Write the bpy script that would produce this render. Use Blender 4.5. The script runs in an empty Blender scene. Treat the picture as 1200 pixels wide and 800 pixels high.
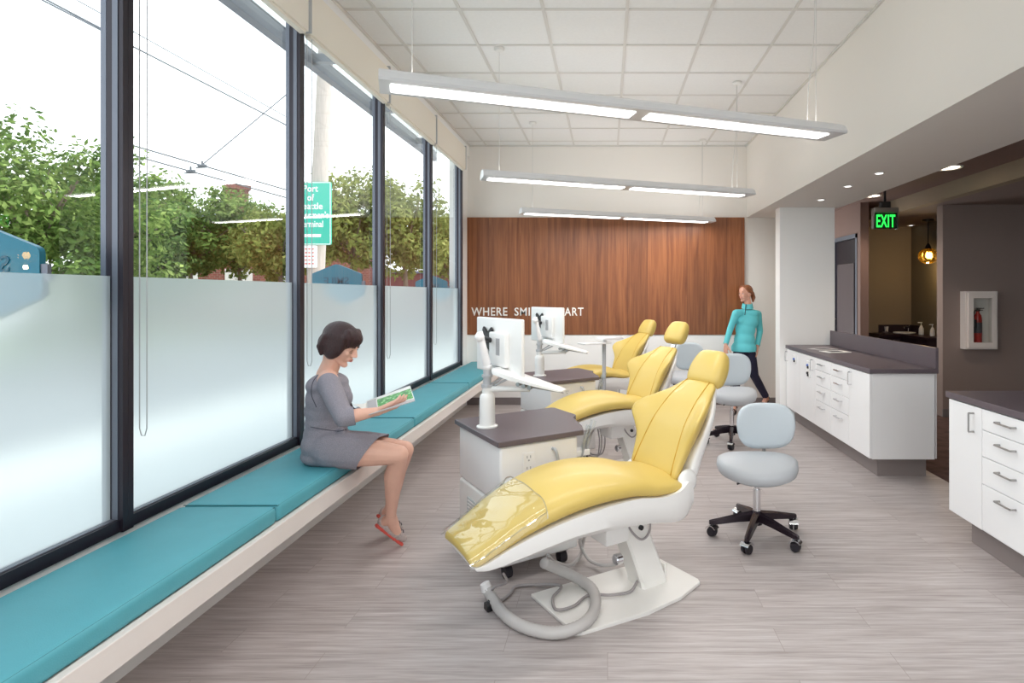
import bpy, bmesh, math, random
from mathutils import Vector, Matrix, Quaternion
R = math.radians
random.seed(7)
SC = bpy.context.scene
COL = SC.collection
EYE = 1.55

# ------------------------------------------------------------------ materials
def _nt(name):
    m = bpy.data.materials.new(name); m.use_nodes = True
    nt = m.node_tree
    return m, nt, nt.nodes['Principled BSDF']

def mat(name, rgb, rough=0.5, metal=0.0, bump=0.0, bscale=60.0, var=0.0, vscale=8.0, coat=0.0,
        spec=0.5, trans=0.0, emit=None, estr=0.0, alpha=1.0, sheen=0.0, sss=0.0, stretch=(1, 1, 1)):
    m, nt, b = _nt(name)
    b.inputs['Base Color'].default_value = (*rgb, 1)
    b.inputs['Roughness'].default_value = rough
    b.inputs['Metallic'].default_value = metal
    b.inputs['Coat Weight'].default_value = coat
    b.inputs['Specular IOR Level'].default_value = spec
    b.inputs['Transmission Weight'].default_value = trans
    b.inputs['Alpha'].default_value = alpha
    b.inputs['Sheen Weight'].default_value = sheen
    if emit:
        b.inputs['Emission Color'].default_value = (*emit, 1)
        b.inputs['Emission Strength'].default_value = estr
    tc = nt.nodes.new('ShaderNodeTexCoord')
    mp = nt.nodes.new('ShaderNodeMapping'); mp.inputs['Scale'].default_value = stretch
    nt.links.new(tc.outputs['Object'], mp.inputs['Vector'])
    if var > 0:
        n = nt.nodes.new('ShaderNodeTexNoise'); n.inputs['Scale'].default_value = vscale
        n.inputs['Detail'].default_value = 4
        nt.links.new(mp.outputs[0], n.inputs['Vector'])
        r = nt.nodes.new('ShaderNodeValToRGB')
        r.color_ramp.elements[0].position = 0.3; r.color_ramp.elements[1].position = 0.7
        r.color_ramp.elements[0].color = (*[c * (1 - var) for c in rgb], 1)
        r.color_ramp.elements[1].color = (*[min(1, c * (1 + var)) for c in rgb], 1)
        nt.links.new(n.outputs[0], r.inputs[0]); nt.links.new(r.outputs[0], b.inputs['Base Color'])
    if bump > 0:
        n = nt.nodes.new('ShaderNodeTexNoise'); n.inputs['Scale'].default_value = bscale
        nt.links.new(mp.outputs[0], n.inputs['Vector'])
        bp = nt.nodes.new('ShaderNodeBump'); bp.inputs['Strength'].default_value = bump
        bp.inputs['Distance'].default_value = 0.01
        nt.links.new(n.outputs[0], bp.inputs['Height']); nt.links.new(bp.outputs[0], b.inputs['Normal'])
    return m

def s2l(r, g, b):
    f = lambda c: (c / 255 / 12.92) if c / 255 <= 0.04045 else ((c / 255 + 0.055) / 1.055) ** 2.4
    return (f(r), f(g), f(b))

def mat_floor():
    m, nt, b = _nt('wood_look_vinyl_plank')
    N = nt.nodes.new; L = nt.links.new
    tc = N('ShaderNodeTexCoord')
    br = N('ShaderNodeTexBrick')
    br.inputs['Scale'].default_value = 1.0
    br.inputs['Brick Width'].default_value = 1.22; br.inputs['Row Height'].default_value = 0.18
    br.inputs['Mortar Size'].default_value = 0.0012; br.inputs['Mortar Smooth'].default_value = 0.2
    br.offset = 0.37
    br.inputs['Color1'].default_value = (0.25, 0.25, 0.25, 1); br.inputs['Color2'].default_value = (0.75, 0.75, 0.75, 1)
    br.inputs['Mortar'].default_value = (0, 0, 0, 1)
    L(tc.outputs['Object'], br.inputs['Vector'])
    mp = N('ShaderNodeMapping'); mp.inputs['Scale'].default_value = (1.3, 26, 1)
    L(tc.outputs['Object'], mp.inputs['Vector'])
    ad = N('ShaderNodeVectorMath'); ad.operation = 'ADD'
    sc = N('ShaderNodeVectorMath'); sc.operation = 'SCALE'; sc.inputs['Scale'].default_value = 7.0
    L(br.outputs['Color'], sc.inputs[0]); L(mp.outputs[0], ad.inputs[0]); L(sc.outputs[0], ad.inputs[1])
    n = N('ShaderNodeTexNoise'); n.inputs['Scale'].default_value = 1.6; n.inputs['Detail'].default_value = 7
    n.inputs['Roughness'].default_value = 0.62
    L(ad.outputs[0], n.inputs['Vector'])
    mp2 = N('ShaderNodeMapping'); mp2.inputs['Scale'].default_value = (6, 170, 1)
    L(tc.outputs['Object'], mp2.inputs['Vector'])
    n2 = N('ShaderNodeTexNoise'); n2.inputs['Scale'].default_value = 1.0; n2.inputs['Detail'].default_value = 3
    L(mp2.outputs[0], n2.inputs['Vector'])
    mx = N('ShaderNodeMix'); mx.inputs[0].default_value = 0.3
    L(n.outputs[0], mx.inputs[2]); L(n2.outputs[0], mx.inputs[3])
    r = N('ShaderNodeValToRGB')
    e = r.color_ramp.elements
    e[0].position = 0.32; e[0].color = (*s2l(150, 139, 137), 1)
    e[1].position = 0.70; e[1].color = (*s2l(204, 198, 197), 1)
    k = e.new(0.5); k.color = (*s2l(180, 171, 169), 1)
    L(mx.outputs[0], r.inputs[0])
    # plank to plank tone
    hs = N('ShaderNodeHueSaturation'); L(r.outputs[0], hs.inputs['Color'])
    mr = N('ShaderNodeMapRange'); mr.inputs['From Min'].default_value = 0.25; mr.inputs['From Max'].default_value = 0.75
    mr.inputs['To Min'].default_value = 0.96; mr.inputs['To Max'].default_value = 1.03
    L(br.outputs['Color'], mr.inputs['Value']); L(mr.outputs[0], hs.inputs['Value'])
    mm = N('ShaderNodeMix'); mm.data_type = 'RGBA'
    mm.inputs[7].default_value = (*s2l(150, 138, 132), 1)
    L(br.outputs['Fac'], mm.inputs[0]); L(hs.outputs[0], mm.inputs[6])
    L(mm.outputs[2], b.inputs['Base Color'])
    b.inputs['Roughness'].default_value = 0.42
    bp = N('ShaderNodeBump'); bp.inputs['Strength'].default_value = 0.12; bp.inputs['Distance'].default_value = 0.004
    L(mx.outputs[0], bp.inputs['Height']); L(bp.outputs[0], b.inputs['Normal'])
    return m

def mat_wood():
    m, nt, b = _nt('walnut_veneer')
    N = nt.nodes.new; L = nt.links.new
    tc = N('ShaderNodeTexCoord')
    sx = N('ShaderNodeSeparateXYZ'); L(tc.outputs['Object'], sx.inputs[0])
    dv = N('ShaderNodeMath'); dv.operation = 'DIVIDE'; dv.inputs[1].default_value = 0.276
    L(sx.outputs[0], dv.inputs[0])
    fl = N('ShaderNodeMath'); fl.operation = 'FLOOR'; L(dv.outputs[0], fl.inputs[0])
    wn = N('ShaderNodeTexWhiteNoise'); wn.noise_dimensions = '1D'; L(fl.outputs[0], wn.inputs['W'])
    mp = N('ShaderNodeMapping'); mp.inputs['Scale'].default_value = (16, 1, 0.8); L(tc.outputs['Object'], mp.inputs[0])
    cz = N('ShaderNodeCombineXYZ'); ml = N('ShaderNodeMath'); ml.operation = 'MULTIPLY'; ml.inputs[1].default_value = 9
    L(wn.outputs['Value'], ml.inputs[0]); L(ml.outputs[0], cz.inputs[2]); L(ml.outputs[0], cz.inputs[0])
    ad = N('ShaderNodeVectorMath'); L(mp.outputs[0], ad.inputs[0]); L(cz.outputs[0], ad.inputs[1])
    n = N('ShaderNodeTexNoise'); n.inputs['Scale'].default_value = 1.4; n.inputs['Detail'].default_value = 8
    n.inputs['Roughness'].default_value = 0.6; n.inputs['Distortion'].default_value = 0.5
    L(ad.outputs[0], n.inputs['Vector'])
    r = N('ShaderNodeValToRGB'); e = r.color_ramp.elements
    e[0].position = 0.3; e[0].color = (*s2l(112, 60, 30), 1)
    e[1].position = 0.72; e[1].color = (*s2l(160, 99, 58), 1)
    L(n.outputs[0], r.inputs[0])
    hs = N('ShaderNodeHueSaturation'); L(r.outputs[0], hs.inputs['Color'])
    mr = N('ShaderNodeMapRange'); mr.inputs['To Min'].default_value = 0.86; mr.inputs['To Max'].default_value = 1.12
    L(wn.outputs['Value'], mr.inputs['Value']); L(mr.outputs[0], hs.inputs['Value'])
    fr = N('ShaderNodeMath'); fr.operation = 'FRACT'; L(dv.outputs[0], fr.inputs[0])
    lt = N('ShaderNodeMath'); lt.operation = 'LESS_THAN'; lt.inputs[1].default_value = 0.015; L(fr.outputs[0], lt.inputs[0])
    mm = N('ShaderNodeMix'); mm.data_type = 'RGBA'; mm.inputs[7].default_value = (*s2l(84, 44, 24), 1)
    L(lt.outputs[0], mm.inputs[0]); L(hs.outputs[0], mm.inputs[6]); L(mm.outputs[2], b.inputs['Base Color'])
    b.inputs['Roughness'].default_value = 0.42
    return m

def mat_glass(name, tint=(1, 1, 1), refl=1.0):
    m = bpy.data.materials.new(name); m.use_nodes = True
    nt = m.node_tree; nt.nodes.clear()
    N = nt.nodes.new; L = nt.links.new
    o = N('ShaderNodeOutputMaterial'); t = N('ShaderNodeBsdfTransparent'); g = N('ShaderNodeBsdfGlossy')
    g.inputs['Roughness'].default_value = 0.0; t.inputs[0].default_value = (*tint, 1)
    lw = N('ShaderNodeLayerWeight'); lw.inputs[0].default_value = 0.5
    pw = N('ShaderNodeMath'); pw.operation = 'POWER'; pw.inputs[1].default_value = 3.5
    f = N('ShaderNodeMath'); f.operation = 'MULTIPLY_ADD'; f.inputs[1].default_value = 0.85; f.inputs[2].default_value = 0.06
    L(lw.outputs['Facing'], pw.inputs[0]); L(pw.outputs[0], f.inputs[0])
    mu = N('ShaderNodeMath'); mu.operation = 'MULTIPLY'; mu.inputs[1].default_value = refl
    mx = N('ShaderNodeMixShader')
    L(f.outputs[0], mu.inputs[0]); L(mu.outputs[0], mx.inputs[0]); L(t.outputs[0], mx.inputs[1]); L(g.outputs[0], mx.inputs[2])
    L(mx.outputs[0], o.inputs[0])
    return m

def mat_frost():
    m = bpy.data.materials.new('frosted_film'); m.use_nodes = True
    nt = m.node_tree; nt.nodes.clear()
    N = nt.nodes.new; L = nt.links.new
    o = N('ShaderNodeOutputMaterial'); t = N('ShaderNodeBsdfTranslucent'); t.inputs[0].default_value = (0.72, 0.77, 0.78, 1)
    g = N('ShaderNodeBsdfRefraction'); g.inputs['IOR'].default_value = 1.08; g.inputs['Roughness'].default_value = 0.55
    g.inputs[0].default_value = (0.68, 0.72, 0.73, 1)
    d = N('ShaderNodeBsdfDiffuse'); d.inputs[0].default_value = (0.8, 0.84, 0.85, 1)
    a = N('ShaderNodeMixShader'); a.inputs[0].default_value = 0.66
    c = N('ShaderNodeMixShader'); c.inputs[0].default_value = 0.12
    L(t.outputs[0], a.inputs[1]); L(g.outputs[0], a.inputs[2]); L(a.outputs[0], c.inputs[1]); L(d.outputs[0], c.inputs[2])
    L(c.outputs[0], o.inputs[0])
    return m

def mat_clear(name, tint=(1, 1, 1), amt=0.25, rough=0.05):
    m = bpy.data.materials.new(name); m.use_nodes = True
    nt = m.node_tree; nt.nodes.clear()
    N = nt.nodes.new; L = nt.links.new
    o = N('ShaderNodeOutputMaterial'); t = N('ShaderNodeBsdfTransparent'); t.inputs[0].default_value = (*tint, 1)
    g = N('ShaderNodeBsdfGlossy'); g.inputs['Roughness'].default_value = rough
    lw = N('ShaderNodeLayerWeight'); lw.inputs[0].default_value = 0.5
    pw = N('ShaderNodeMath'); pw.operation = 'POWER'; pw.inputs[1].default_value = 3.0
    ma = N('ShaderNodeMath'); ma.operation = 'MULTIPLY_ADD'; ma.inputs[1].default_value = 0.6; ma.inputs[2].default_value = amt * 0.4
    L(lw.outputs['Facing'], pw.inputs[0]); L(pw.outputs[0], ma.inputs[0])
    mx = N('ShaderNodeMixShader'); L(ma.outputs[0], mx.inputs[0]); L(t.outputs[0], mx.inputs[1]); L(g.outputs[0], mx.inputs[2])
    tc = N('ShaderNodeTexCoord'); n = N('ShaderNodeTexNoise'); n.inputs['Scale'].default_value = 5.5
    n.inputs['Detail'].default_value = 0.0; n.inputs['Distortion'].default_value = 0.6
    bp = N('ShaderNodeBump'); bp.inputs['Strength'].default_value = 0.35; bp.inputs['Distance'].default_value = 0.02
    L(tc.outputs['Object'], n.inputs[0]); L(n.outputs[0], bp.inputs['Height']); L(bp.outputs[0], g.inputs['Normal'])
    L(mx.outputs[0], o.inputs[0])
    return m

def mat_leaf(name, c1, c2, c3):
    m = bpy.data.materials.new(name); m.use_nodes = True
    nt = m.node_tree; nt.nodes.clear()
    N = nt.nodes.new; L = nt.links.new
    o = N('ShaderNodeOutputMaterial'); d = N('ShaderNodeBsdfDiffuse'); t = N('ShaderNodeBsdfTranslucent')
    at = N('ShaderNodeAttribute'); at.attribute_name = 'tone'
    r = N('ShaderNodeValToRGB'); e = r.color_ramp.elements
    e[0].color = (*c1, 1); e[1].color = (*c3, 1); k = e.new(0.5); k.color = (*c2, 1)
    L(at.outputs['Fac'], r.inputs[0])
    L(r.outputs[0], d.inputs[0]); L(r.outputs[0], t.inputs[0])
    mx = N('ShaderNodeMixShader'); mx.inputs[0].default_value = 0.35
    L(d.outputs[0], mx.inputs[1]); L(t.outputs[0], mx.inputs[2]); L(mx.outputs[0], o.inputs[0])
    return m

def mat_brick():
    m, nt, b = _nt('brown_brick')
    N = nt.nodes.new; L = nt.links.new
    tc = N('ShaderNodeTexCoord'); mp = N('ShaderNodeMapping'); mp.inputs['Rotation'].default_value = (R(90), 0, 0)
    br = N('ShaderNodeTexBrick'); br.inputs['Scale'].default_value = 2.2
    br.inputs['Color1'].default_value = (*s2l(120, 62, 52), 1); br.inputs['Color2'].default_value = (*s2l(98, 50, 44), 1)
    br.inputs['Mortar'].default_value = (*s2l(130, 110, 100), 1)
    L(tc.outputs['Object'], mp.inputs[0]); L(mp.outputs[0], br.inputs[0]); L(br.outputs[0], b.inputs['Base Color'])
    b.inputs['Roughness'].default_value = 0.9
    return m

M = {}
def setup_materials():
    M['floor'] = mat_floor()
    M['carpet'] = mat('dark_carpet', s2l(84, 62, 58), 0.95, var=0.35, vscale=9, bump=0.3)
    M['wall'] = mat('cream_wall_paint', s2l(238, 233, 227), 0.7, bump=0.04, bscale=220)
    M['white_wall'] = mat('white_wall_paint', s2l(248, 247, 245), 0.65, bump=0.03, bscale=220)
    M['tile'] = mat('ceiling_tile', s2l(234, 233, 231), 0.9, bump=0.15, bscale=150, var=0.015, vscale=40)
    M['grid'] = mat('ceiling_grid_metal', s2l(214, 211, 206), 0.5)
    M['wood'] = mat_wood()
    M['grey_wall'] = mat('grey_wall_paint', s2l(146, 130, 124), 0.75, bump=0.04, bscale=220)
    M['tan_wall'] = mat('tan_wall_paint', s2l(158, 142, 122), 0.75, bump=0.04, bscale=220)
    M['olive_wall'] = mat('olive_wall_paint', s2l(128, 118, 98), 0.6)
    M['taupe'] = mat('taupe_paint', s2l(130, 106, 98), 0.75)
    M['base'] = mat('grey_rubber_base', s2l(122, 114, 114), 0.6)
    M['kick'] = mat('grey_toe_kick', s2l(140, 130, 128), 0.55)
    M['dark_frame'] = mat('dark_anodised_aluminium', s2l(42, 36, 46), 0.35, metal=0.3)
    M['grey_frame'] = mat('grey_aluminium', s2l(112, 116, 128), 0.4, metal=0.4)
    M['glass'] = mat_glass('window_glass', (0.96, 0.985, 0.98), 1.0)
    M['frost'] = mat_frost()
    M['fabric_blind'] = mat('cream_blind_fabric', s2l(246, 240, 228), 0.9, bump=0.1, bscale=400)
    M['chain'] = mat('bead_chain_grey', s2l(180, 182, 186), 0.4)
    M['teal'] = mat('teal_vinyl', s2l(84, 164, 178), 0.55, bump=0.06, bscale=250, var=0.03)
    M['teal_seam'] = mat('teal_piping', s2l(36, 104, 108), 0.6)
    M['bench'] = mat('bench_white_paint', s2l(232, 224, 219), 0.6)
    M['yellow'] = mat('yellow_vinyl', s2l(214, 186, 102), 0.42, bump=0.04, bscale=160, coat=0.1)
    M['yellow_seam'] = mat('yellow_stitch_line', s2l(196, 152, 44), 0.6)
    M['white'] = mat('white_enamel', s2l(240, 239, 237), 0.35)
    M['white_gloss'] = mat('white_laminate', s2l(244, 244, 245), 0.25)
    M['beige_white'] = mat('warm_white_plastic', s2l(240, 238, 238), 0.4)
    M['plate'] = mat('off_white_steel_plate', s2l(240, 238, 234), 0.4)
    M['groove'] = mat('panel_gap_grey', s2l(176, 176, 180), 0.6)
    M['vent'] = mat('vent_grille_grey', s2l(198, 204, 206), 0.5)
    M['counter'] = mat('dark_grey_laminate', s2l(96, 86, 92), 0.38, var=0.05, vscale=120)
    M['hose'] = mat('grey_ribbed_hose', s2l(196, 192, 190), 0.5)
    M['cable'] = mat('grey_cable', s2l(158, 152, 152), 0.5)
    M['black'] = mat('black_plastic', s2l(24, 22, 26), 0.4)
    M['rubber'] = mat('black_caster_tread', s2l(30, 26, 34), 0.5)
    M['base_dark'] = mat('dark_cast_base', s2l(44, 34, 42), 0.25, metal=0.4)
    M['chrome'] = mat('chrome', s2l(225, 225, 228), 0.15, metal=1.0)
    M['steel'] = mat('brushed_steel', s2l(170, 168, 166), 0.3, metal=1.0)
    M['stool'] = mat('light_blue_grey_vinyl', s2l(200, 210, 217), 0.45, bump=0.04, bscale=200)
    M['stool_seat'] = mat('grey_vinyl', s2l(190, 194, 199), 0.45, bump=0.04, bscale=200)
    M['clear'] = mat_clear('clear_plastic_cover', (0.99, 0.99, 0.98), 0.16, 0.03)
    M['acrylic'] = mat_clear('clear_acrylic', (0.93, 0.95, 0.96), 0.35, 0.1)
    M['lamp_body'] = mat('white_lamp_housing', s2l(226, 226, 228), 0.4)
    M['lamp_lens'] = mat('lit_lens', (1, 1, 1), 0.5, emit=(1.0, 0.98, 0.96), estr=3.0)
    M['down_lens'] = mat('lit_warm_lens', (1, 1, 1), 0.5, emit=(1.0, 0.83, 0.62), estr=6.0)
    M['can'] = mat('downlight_trim', s2l(230, 228, 224), 0.4)
    M['wire'] = mat('thin_steel_cable', s2l(205, 203, 200), 0.4)
    M['text_white'] = mat('white_lettering', s2l(248, 244, 238), 0.5)
    M['exit_green'] = mat('lit_exit_lettering', s2l(20, 170, 60), 0.5, emit=s2l(40, 235, 80), estr=1.6)
    M['exit_panel'] = mat('exit_panel', s2l(40, 60, 45), 0.2)
    M['amber'] = mat('amber_glass', s2l(190, 140, 30), 0.1, trans=0.85, bump=0.8, bscale=22)
    M['bulb'] = mat('glowing_bulb', (1, 1, 1), 0.5, emit=(1.0, 0.78, 0.42), estr=25)
    M['dark_wood'] = mat('dark_plum_laminate', s2l(46, 30, 40), 0.4)
    M['ext_red'] = mat('red_enamel', s2l(176, 32, 28), 0.3)
    M['label_dark'] = mat('extinguisher_label', s2l(70, 66, 72), 0.5)
    M['blue'] = mat('blue_plastic', s2l(96, 124, 196), 0.4)
    M['paper'] = mat('paper', s2l(240, 240, 236), 0.7)
    M['paper_grey'] = mat('printed_paper', s2l(186, 184, 186), 0.5)
    # people
    M['skin'] = mat('skin_tone', s2l(228, 180, 160), 0.5, var=0.03, vscale=20)
    M['skin2'] = mat('skin_tone_light', s2l(222, 168, 146), 0.5, var=0.03, vscale=20)
    M['hair'] = mat('dark_brown_hair', s2l(50, 20, 22), 0.38, bump=0.7, bscale=60, stretch=(6, 6, 1), var=0.3, vscale=30)
    M['hair2'] = mat('auburn_blonde_hair', s2l(150, 92, 58), 0.4, bump=0.6, bscale=60, stretch=(6, 6, 1), var=0.3, vscale=30)
    M['dress'] = mat('heather_grey_knit', s2l(146, 142, 152), 0.85, var=0.16, vscale=260, bump=0.3, bscale=300)
    M['seam_dark'] = mat('dark_stitching', s2l(74, 72, 84), 0.8)
    M['shoe'] = mat('grey_canvas', s2l(178, 164, 160), 0.8, var=0.2, vscale=90)
    M['sole'] = mat('coral_rubber', s2l(214, 84, 74), 0.6)
    M['jacket'] = mat('turquoise_knit', s2l(100, 202, 210), 0.7, bump=0.15, bscale=60, var=0.04)
    M['jeans'] = mat('navy_denim', s2l(34, 34, 60), 0.8, var=0.15, vscale=80)
    M['zip'] = mat('dark_zip', s2l(20, 60, 66), 0.5)
    M['lip'] = mat('lip_tone', s2l(206, 134, 124), 0.5)
    M['eye'] = mat('dark_eye', s2l(46, 32, 30), 0.3)
    # outdoors
    M['leaf_a'] = mat_leaf('leaf_mid_green', s2l(58, 84, 42), s2l(104, 128, 66), s2l(160, 176, 104))
    M['leaf_b'] = mat_leaf('leaf_deep_green', s2l(50, 74, 46), s2l(88, 114, 64), s2l(140, 160, 98))
    M['leaf_c'] = mat_leaf('leaf_yellow_green', s2l(86, 100, 50), s2l(134, 142, 76), s2l(180, 180, 112))
    M['bark'] = mat('bark', s2l(120, 104, 92), 0.9, bump=0.5, bscale=30, var=0.2)
    M['pole'] = mat('weathered_pole_wood', s2l(176, 166, 158), 0.9, var=0.12, vscale=6, stretch=(6, 6, 0.6))
    M['wire_out'] = mat('overhead_wire', s2l(96, 100, 108), 0.6)
    M['concrete'] = mat('pale_concrete', s2l(200, 198, 192), 0.9, var=0.05, vscale=2)
    M['asphalt'] = mat('asphalt', s2l(126, 126, 126), 0.9, var=0.08, vscale=20)
    M['grass'] = mat('verge_grass', s2l(110, 130, 74), 0.95, var=0.2, vscale=12)
    M['brick'] = mat_brick()
    M['roof'] = mat('slate_roof', s2l(96, 104, 122), 0.8)
    M['maroon'] = mat('maroon_paint', s2l(104, 52, 54), 0.7)
    M['pale_panel'] = mat('pale_panel', s2l(196, 190, 186), 0.7)
    M['sign_green'] = mat('teal_green_sign', s2l(40, 178, 154), 0.5)
    M['hex_blue'] = mat('blue_teal_sign', s2l(0, 110, 134), 0.45)
    M['hex_dark'] = mat('dark_teal_lettering', s2l(0, 88, 112), 0.5)
    M['red_print'] = mat('red_print', s2l(206, 96, 92), 0.6)
    M['green_print'] = mat('leaf_photo_print', s2l(70, 150, 60), 0.4, var=0.0)
    nt = M['green_print'].node_tree; b = nt.nodes['Principled BSDF']
    v = nt.nodes.new('ShaderNodeTexVoronoi'); v.inputs['Scale'].default_value = 46
    tc = nt.nodes.new('ShaderNodeTexCoord'); r = nt.nodes.new('ShaderNodeValToRGB')
    r.color_ramp.elements[0].color = (*s2l(205, 232, 190), 1); r.color_ramp.elements[1].color = (*s2l(24, 84, 34), 1)
    k = r.color_ramp.elements.new(0.4); k.color = (*s2l(84, 172, 72), 1)
    nt.links.new(tc.outputs['Object'], v.inputs[0]); nt.links.new(v.outputs[0], r.inputs[0]); nt.links.new(r.outputs[0], b.inputs['Base Color'])

# ------------------------------------------------------------------ builders
def link(name, me, m=None, parent=None, smooth=False):
    o = bpy.data.objects.new(name, me); COL.objects.link(o)
    if m is not None: me.materials.append(M[m] if isinstance(m, str) else m)
    if parent is not None: o.parent = parent
    if smooth:
        for p in me.polygons: p.use_smooth = True
    return o

def tag(o, label=None, cat=None, group=None, kind=None):
    if label: o['label'] = label
    if cat: o['category'] = cat
    if group: o['group'] = group
    if kind: o['kind'] = kind
    return o

def empty(name, loc=(0, 0, 0), rz=0, label=None, cat=None, group=None, kind=None):
    o = bpy.data.objects.new(name, None); COL.objects.link(o)
    o.location = loc; o.rotation_euler = (0, 0, rz); o.empty_display_size = 0.1
    return tag(o, label, cat, group, kind)

class B:
    """collects primitives into one mesh"""
    def __init__(s): s.bm = bmesh.new()
    def box(s, x0, x1, y0, y1, z0, z1, bev=0.0, seg=2, T=None):
        r = bmesh.ops.create_cube(s.bm, size=1)
        vs = r['verts']
        bmesh.ops.scale(s.bm, vec=(x1 - x0, y1 - y0, z1 - z0), verts=vs)
        bmesh.ops.translate(s.bm, vec=((x0 + x1) / 2, (y0 + y1) / 2, (z0 + z1) / 2), verts=vs)
        if bev > 0:
            es = list({e for v in vs for e in v.link_edges})
            q = bmesh.ops.bevel(s.bm, geom=es, offset=bev, segments=seg, profile=0.5, affect='EDGES')
            vs = list({v for f in q['faces'] for v in f.verts} | {v for v in vs if v.is_valid})
        if T is not None: bmesh.ops.transform(s.bm, matrix=T, verts=vs)
        return s
    def ring(s, pts): return [s.bm.verts.new(p) for p in pts]
    def loft(s, rings, cap=True, closed=True):
        rs = [s.ring(r) for r in rings]
        n = len(rs[0])
        for a, b in zip(rs, rs[1:]):
            for i in range(n if closed else n - 1):
                j = (i + 1) % n
                s.bm.faces.new((a[i], a[j], b[j], b[i]))
        if cap:
            s.bm.faces.new(rs[0][::-1]); s.bm.faces.new(rs[-1])
        return s
    def tube(s, pts, r, n=10, cap=True):
        pts = [Vector(p) for p in pts]
        rr = r if isinstance(r, (list, tuple)) else [r] * len(pts)
        rings = []; up = None
        for i, p in enumerate(pts):
            d = (pts[min(i + 1, len(pts) - 1)] - pts[max(i - 1, 0)]).normalized()
            if up is None: up = d.orthogonal().normalized()
            up = (up - d * up.dot(d)).normalized()
            w = d.cross(up)
            rings.append([p + (up * math.cos(t) + w * math.sin(t)) * rr[i] for t in [2 * math.pi * k / n for k in range(n)]])
        return s.loft(rings, cap)
    def cyl(s, p, q, r0, r1=None, n=20):
        return s.tube([p, q], [r0, r1 if r1 is not None else r0], n)
    def lathe(s, prof, c=(0, 0, 0), n=24):
        return s.loft([[(c[0] + r * math.cos(t), c[1] + r * math.sin(t), c[2] + z) for t in [2 * math.pi * k / n for k in range(n)]] for r, z in prof])
    def ball(s, c, r, n=14):
        rr = r if isinstance(r, (tuple, list)) else (r, r, r)
        g = bmesh.ops.create_uvsphere(s.bm, u_segments=n, v_segments=n // 2 + 2, radius=1)
        bmesh.ops.scale(s.bm, vec=rr, verts=g['verts']); bmesh.ops.translate(s.bm, vec=c, verts=g['verts'])
        return s
    def prism(s, poly, z0, z1, bev=0.0):
        a = s.ring([(x, y, z0) for x, y in poly]); b = s.ring([(x, y, z1) for x, y in poly])
        fs = [s.bm.faces.new(a[::-1]), s.bm.faces.new(b)]
        n = len(a)
        for i in range(n):
            fs.append(s.bm.faces.new((a[i], a[(i + 1) % n], b[(i + 1) % n], b[i])))
        if bev > 0:
            es = list({e for f in fs for e in f.edges})
            bmesh.ops.bevel(s.bm, geom=es, offset=bev, segments=2, profile=0.5, affect='EDGES')
        return s
    def obj(s, name, m=None, parent=None, smooth=False, T=None):
        bmesh.ops.recalc_face_normals(s.bm, faces=s.bm.faces)
        if T is not None: bmesh.ops.transform(s.bm, matrix=T, verts=s.bm.verts)
        me = bpy.data.meshes.new(name); s.bm.to_mesh(me); s.bm.free()
        o = link(name, me, m, parent, False)
        if smooth:
            for p in me.polygons: p.use_smooth = True
            if smooth != 'all':
                try: me.set_sharp_from_angle(angle=R(40))
                except Exception: pass
        return o

def spline(pts, n=8):
    """Catmull-Rom through points"""
    P = [Vector(p) for p in pts]; out = []
    Q = [P[0] * 2 - P[1]] + P + [P[-1] * 2 - P[-2]]
    for i in range(1, len(Q) - 2):
        a, b, c, d = Q[i - 1], Q[i], Q[i + 1], Q[i + 2]
        for k in range(n):
            t = k / n
            out.append(0.5 * ((2 * b) + (c - a) * t + (2 * a - 5 * b + 4 * c - d) * t * t + (3 * b - a - 3 * c + d) * t ** 3))
    out.append(P[-1].copy())
    return out

def interp(keys, t):
    """keys sorted by first entry; catmull-like smooth interpolation of the rest"""
    if t <= keys[0][0]: return keys[0][1:]
    for i in range(len(keys) - 1):
        a, b = keys[i], keys[i + 1]
        if t <= b[0]:
            u = (t - a[0]) / (b[0] - a[0])
            p = keys[max(i - 1, 0)]; q = keys[min(i + 2, len(keys) - 1)]
            res = []
            for k in range(1, len(a)):
                m0 = (b[k] - p[k]) / max(b[0] - p[0], 1e-6); m1 = (q[k] - a[k]) / max(q[0] - a[0], 1e-6)
                h = b[0] - a[0]
                res.append((2 * u**3 - 3 * u**2 + 1) * a[k] + (u**3 - 2 * u**2 + u) * h * m0 + (-2 * u**3 + 3 * u**2) * b[k] + (u**3 - u**2) * h * m1)
            return tuple(res)
    return keys[-1][1:]

def pad(stations, n=28, e=3.0, exp_end=True):
    """rings for a cushion: stations (x, z, halfwidth, halfthick, nx, nz); y is the width axis"""
    rings = []
    for (x, z, w, t, nx, nz) in stations:
        ring = []
        for k in range(n):
            a = 2 * math.pi * k / n
            c, s_ = math.cos(a), math.sin(a)
            cc = math.copysign(abs(c) ** (2 / e), c); ss = math.copysign(abs(s_) ** (2 / e), s_)
            ring.append((x + nx * t * ss, w * cc, z + nz * t * ss))
        rings.append(ring)
    return rings

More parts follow.
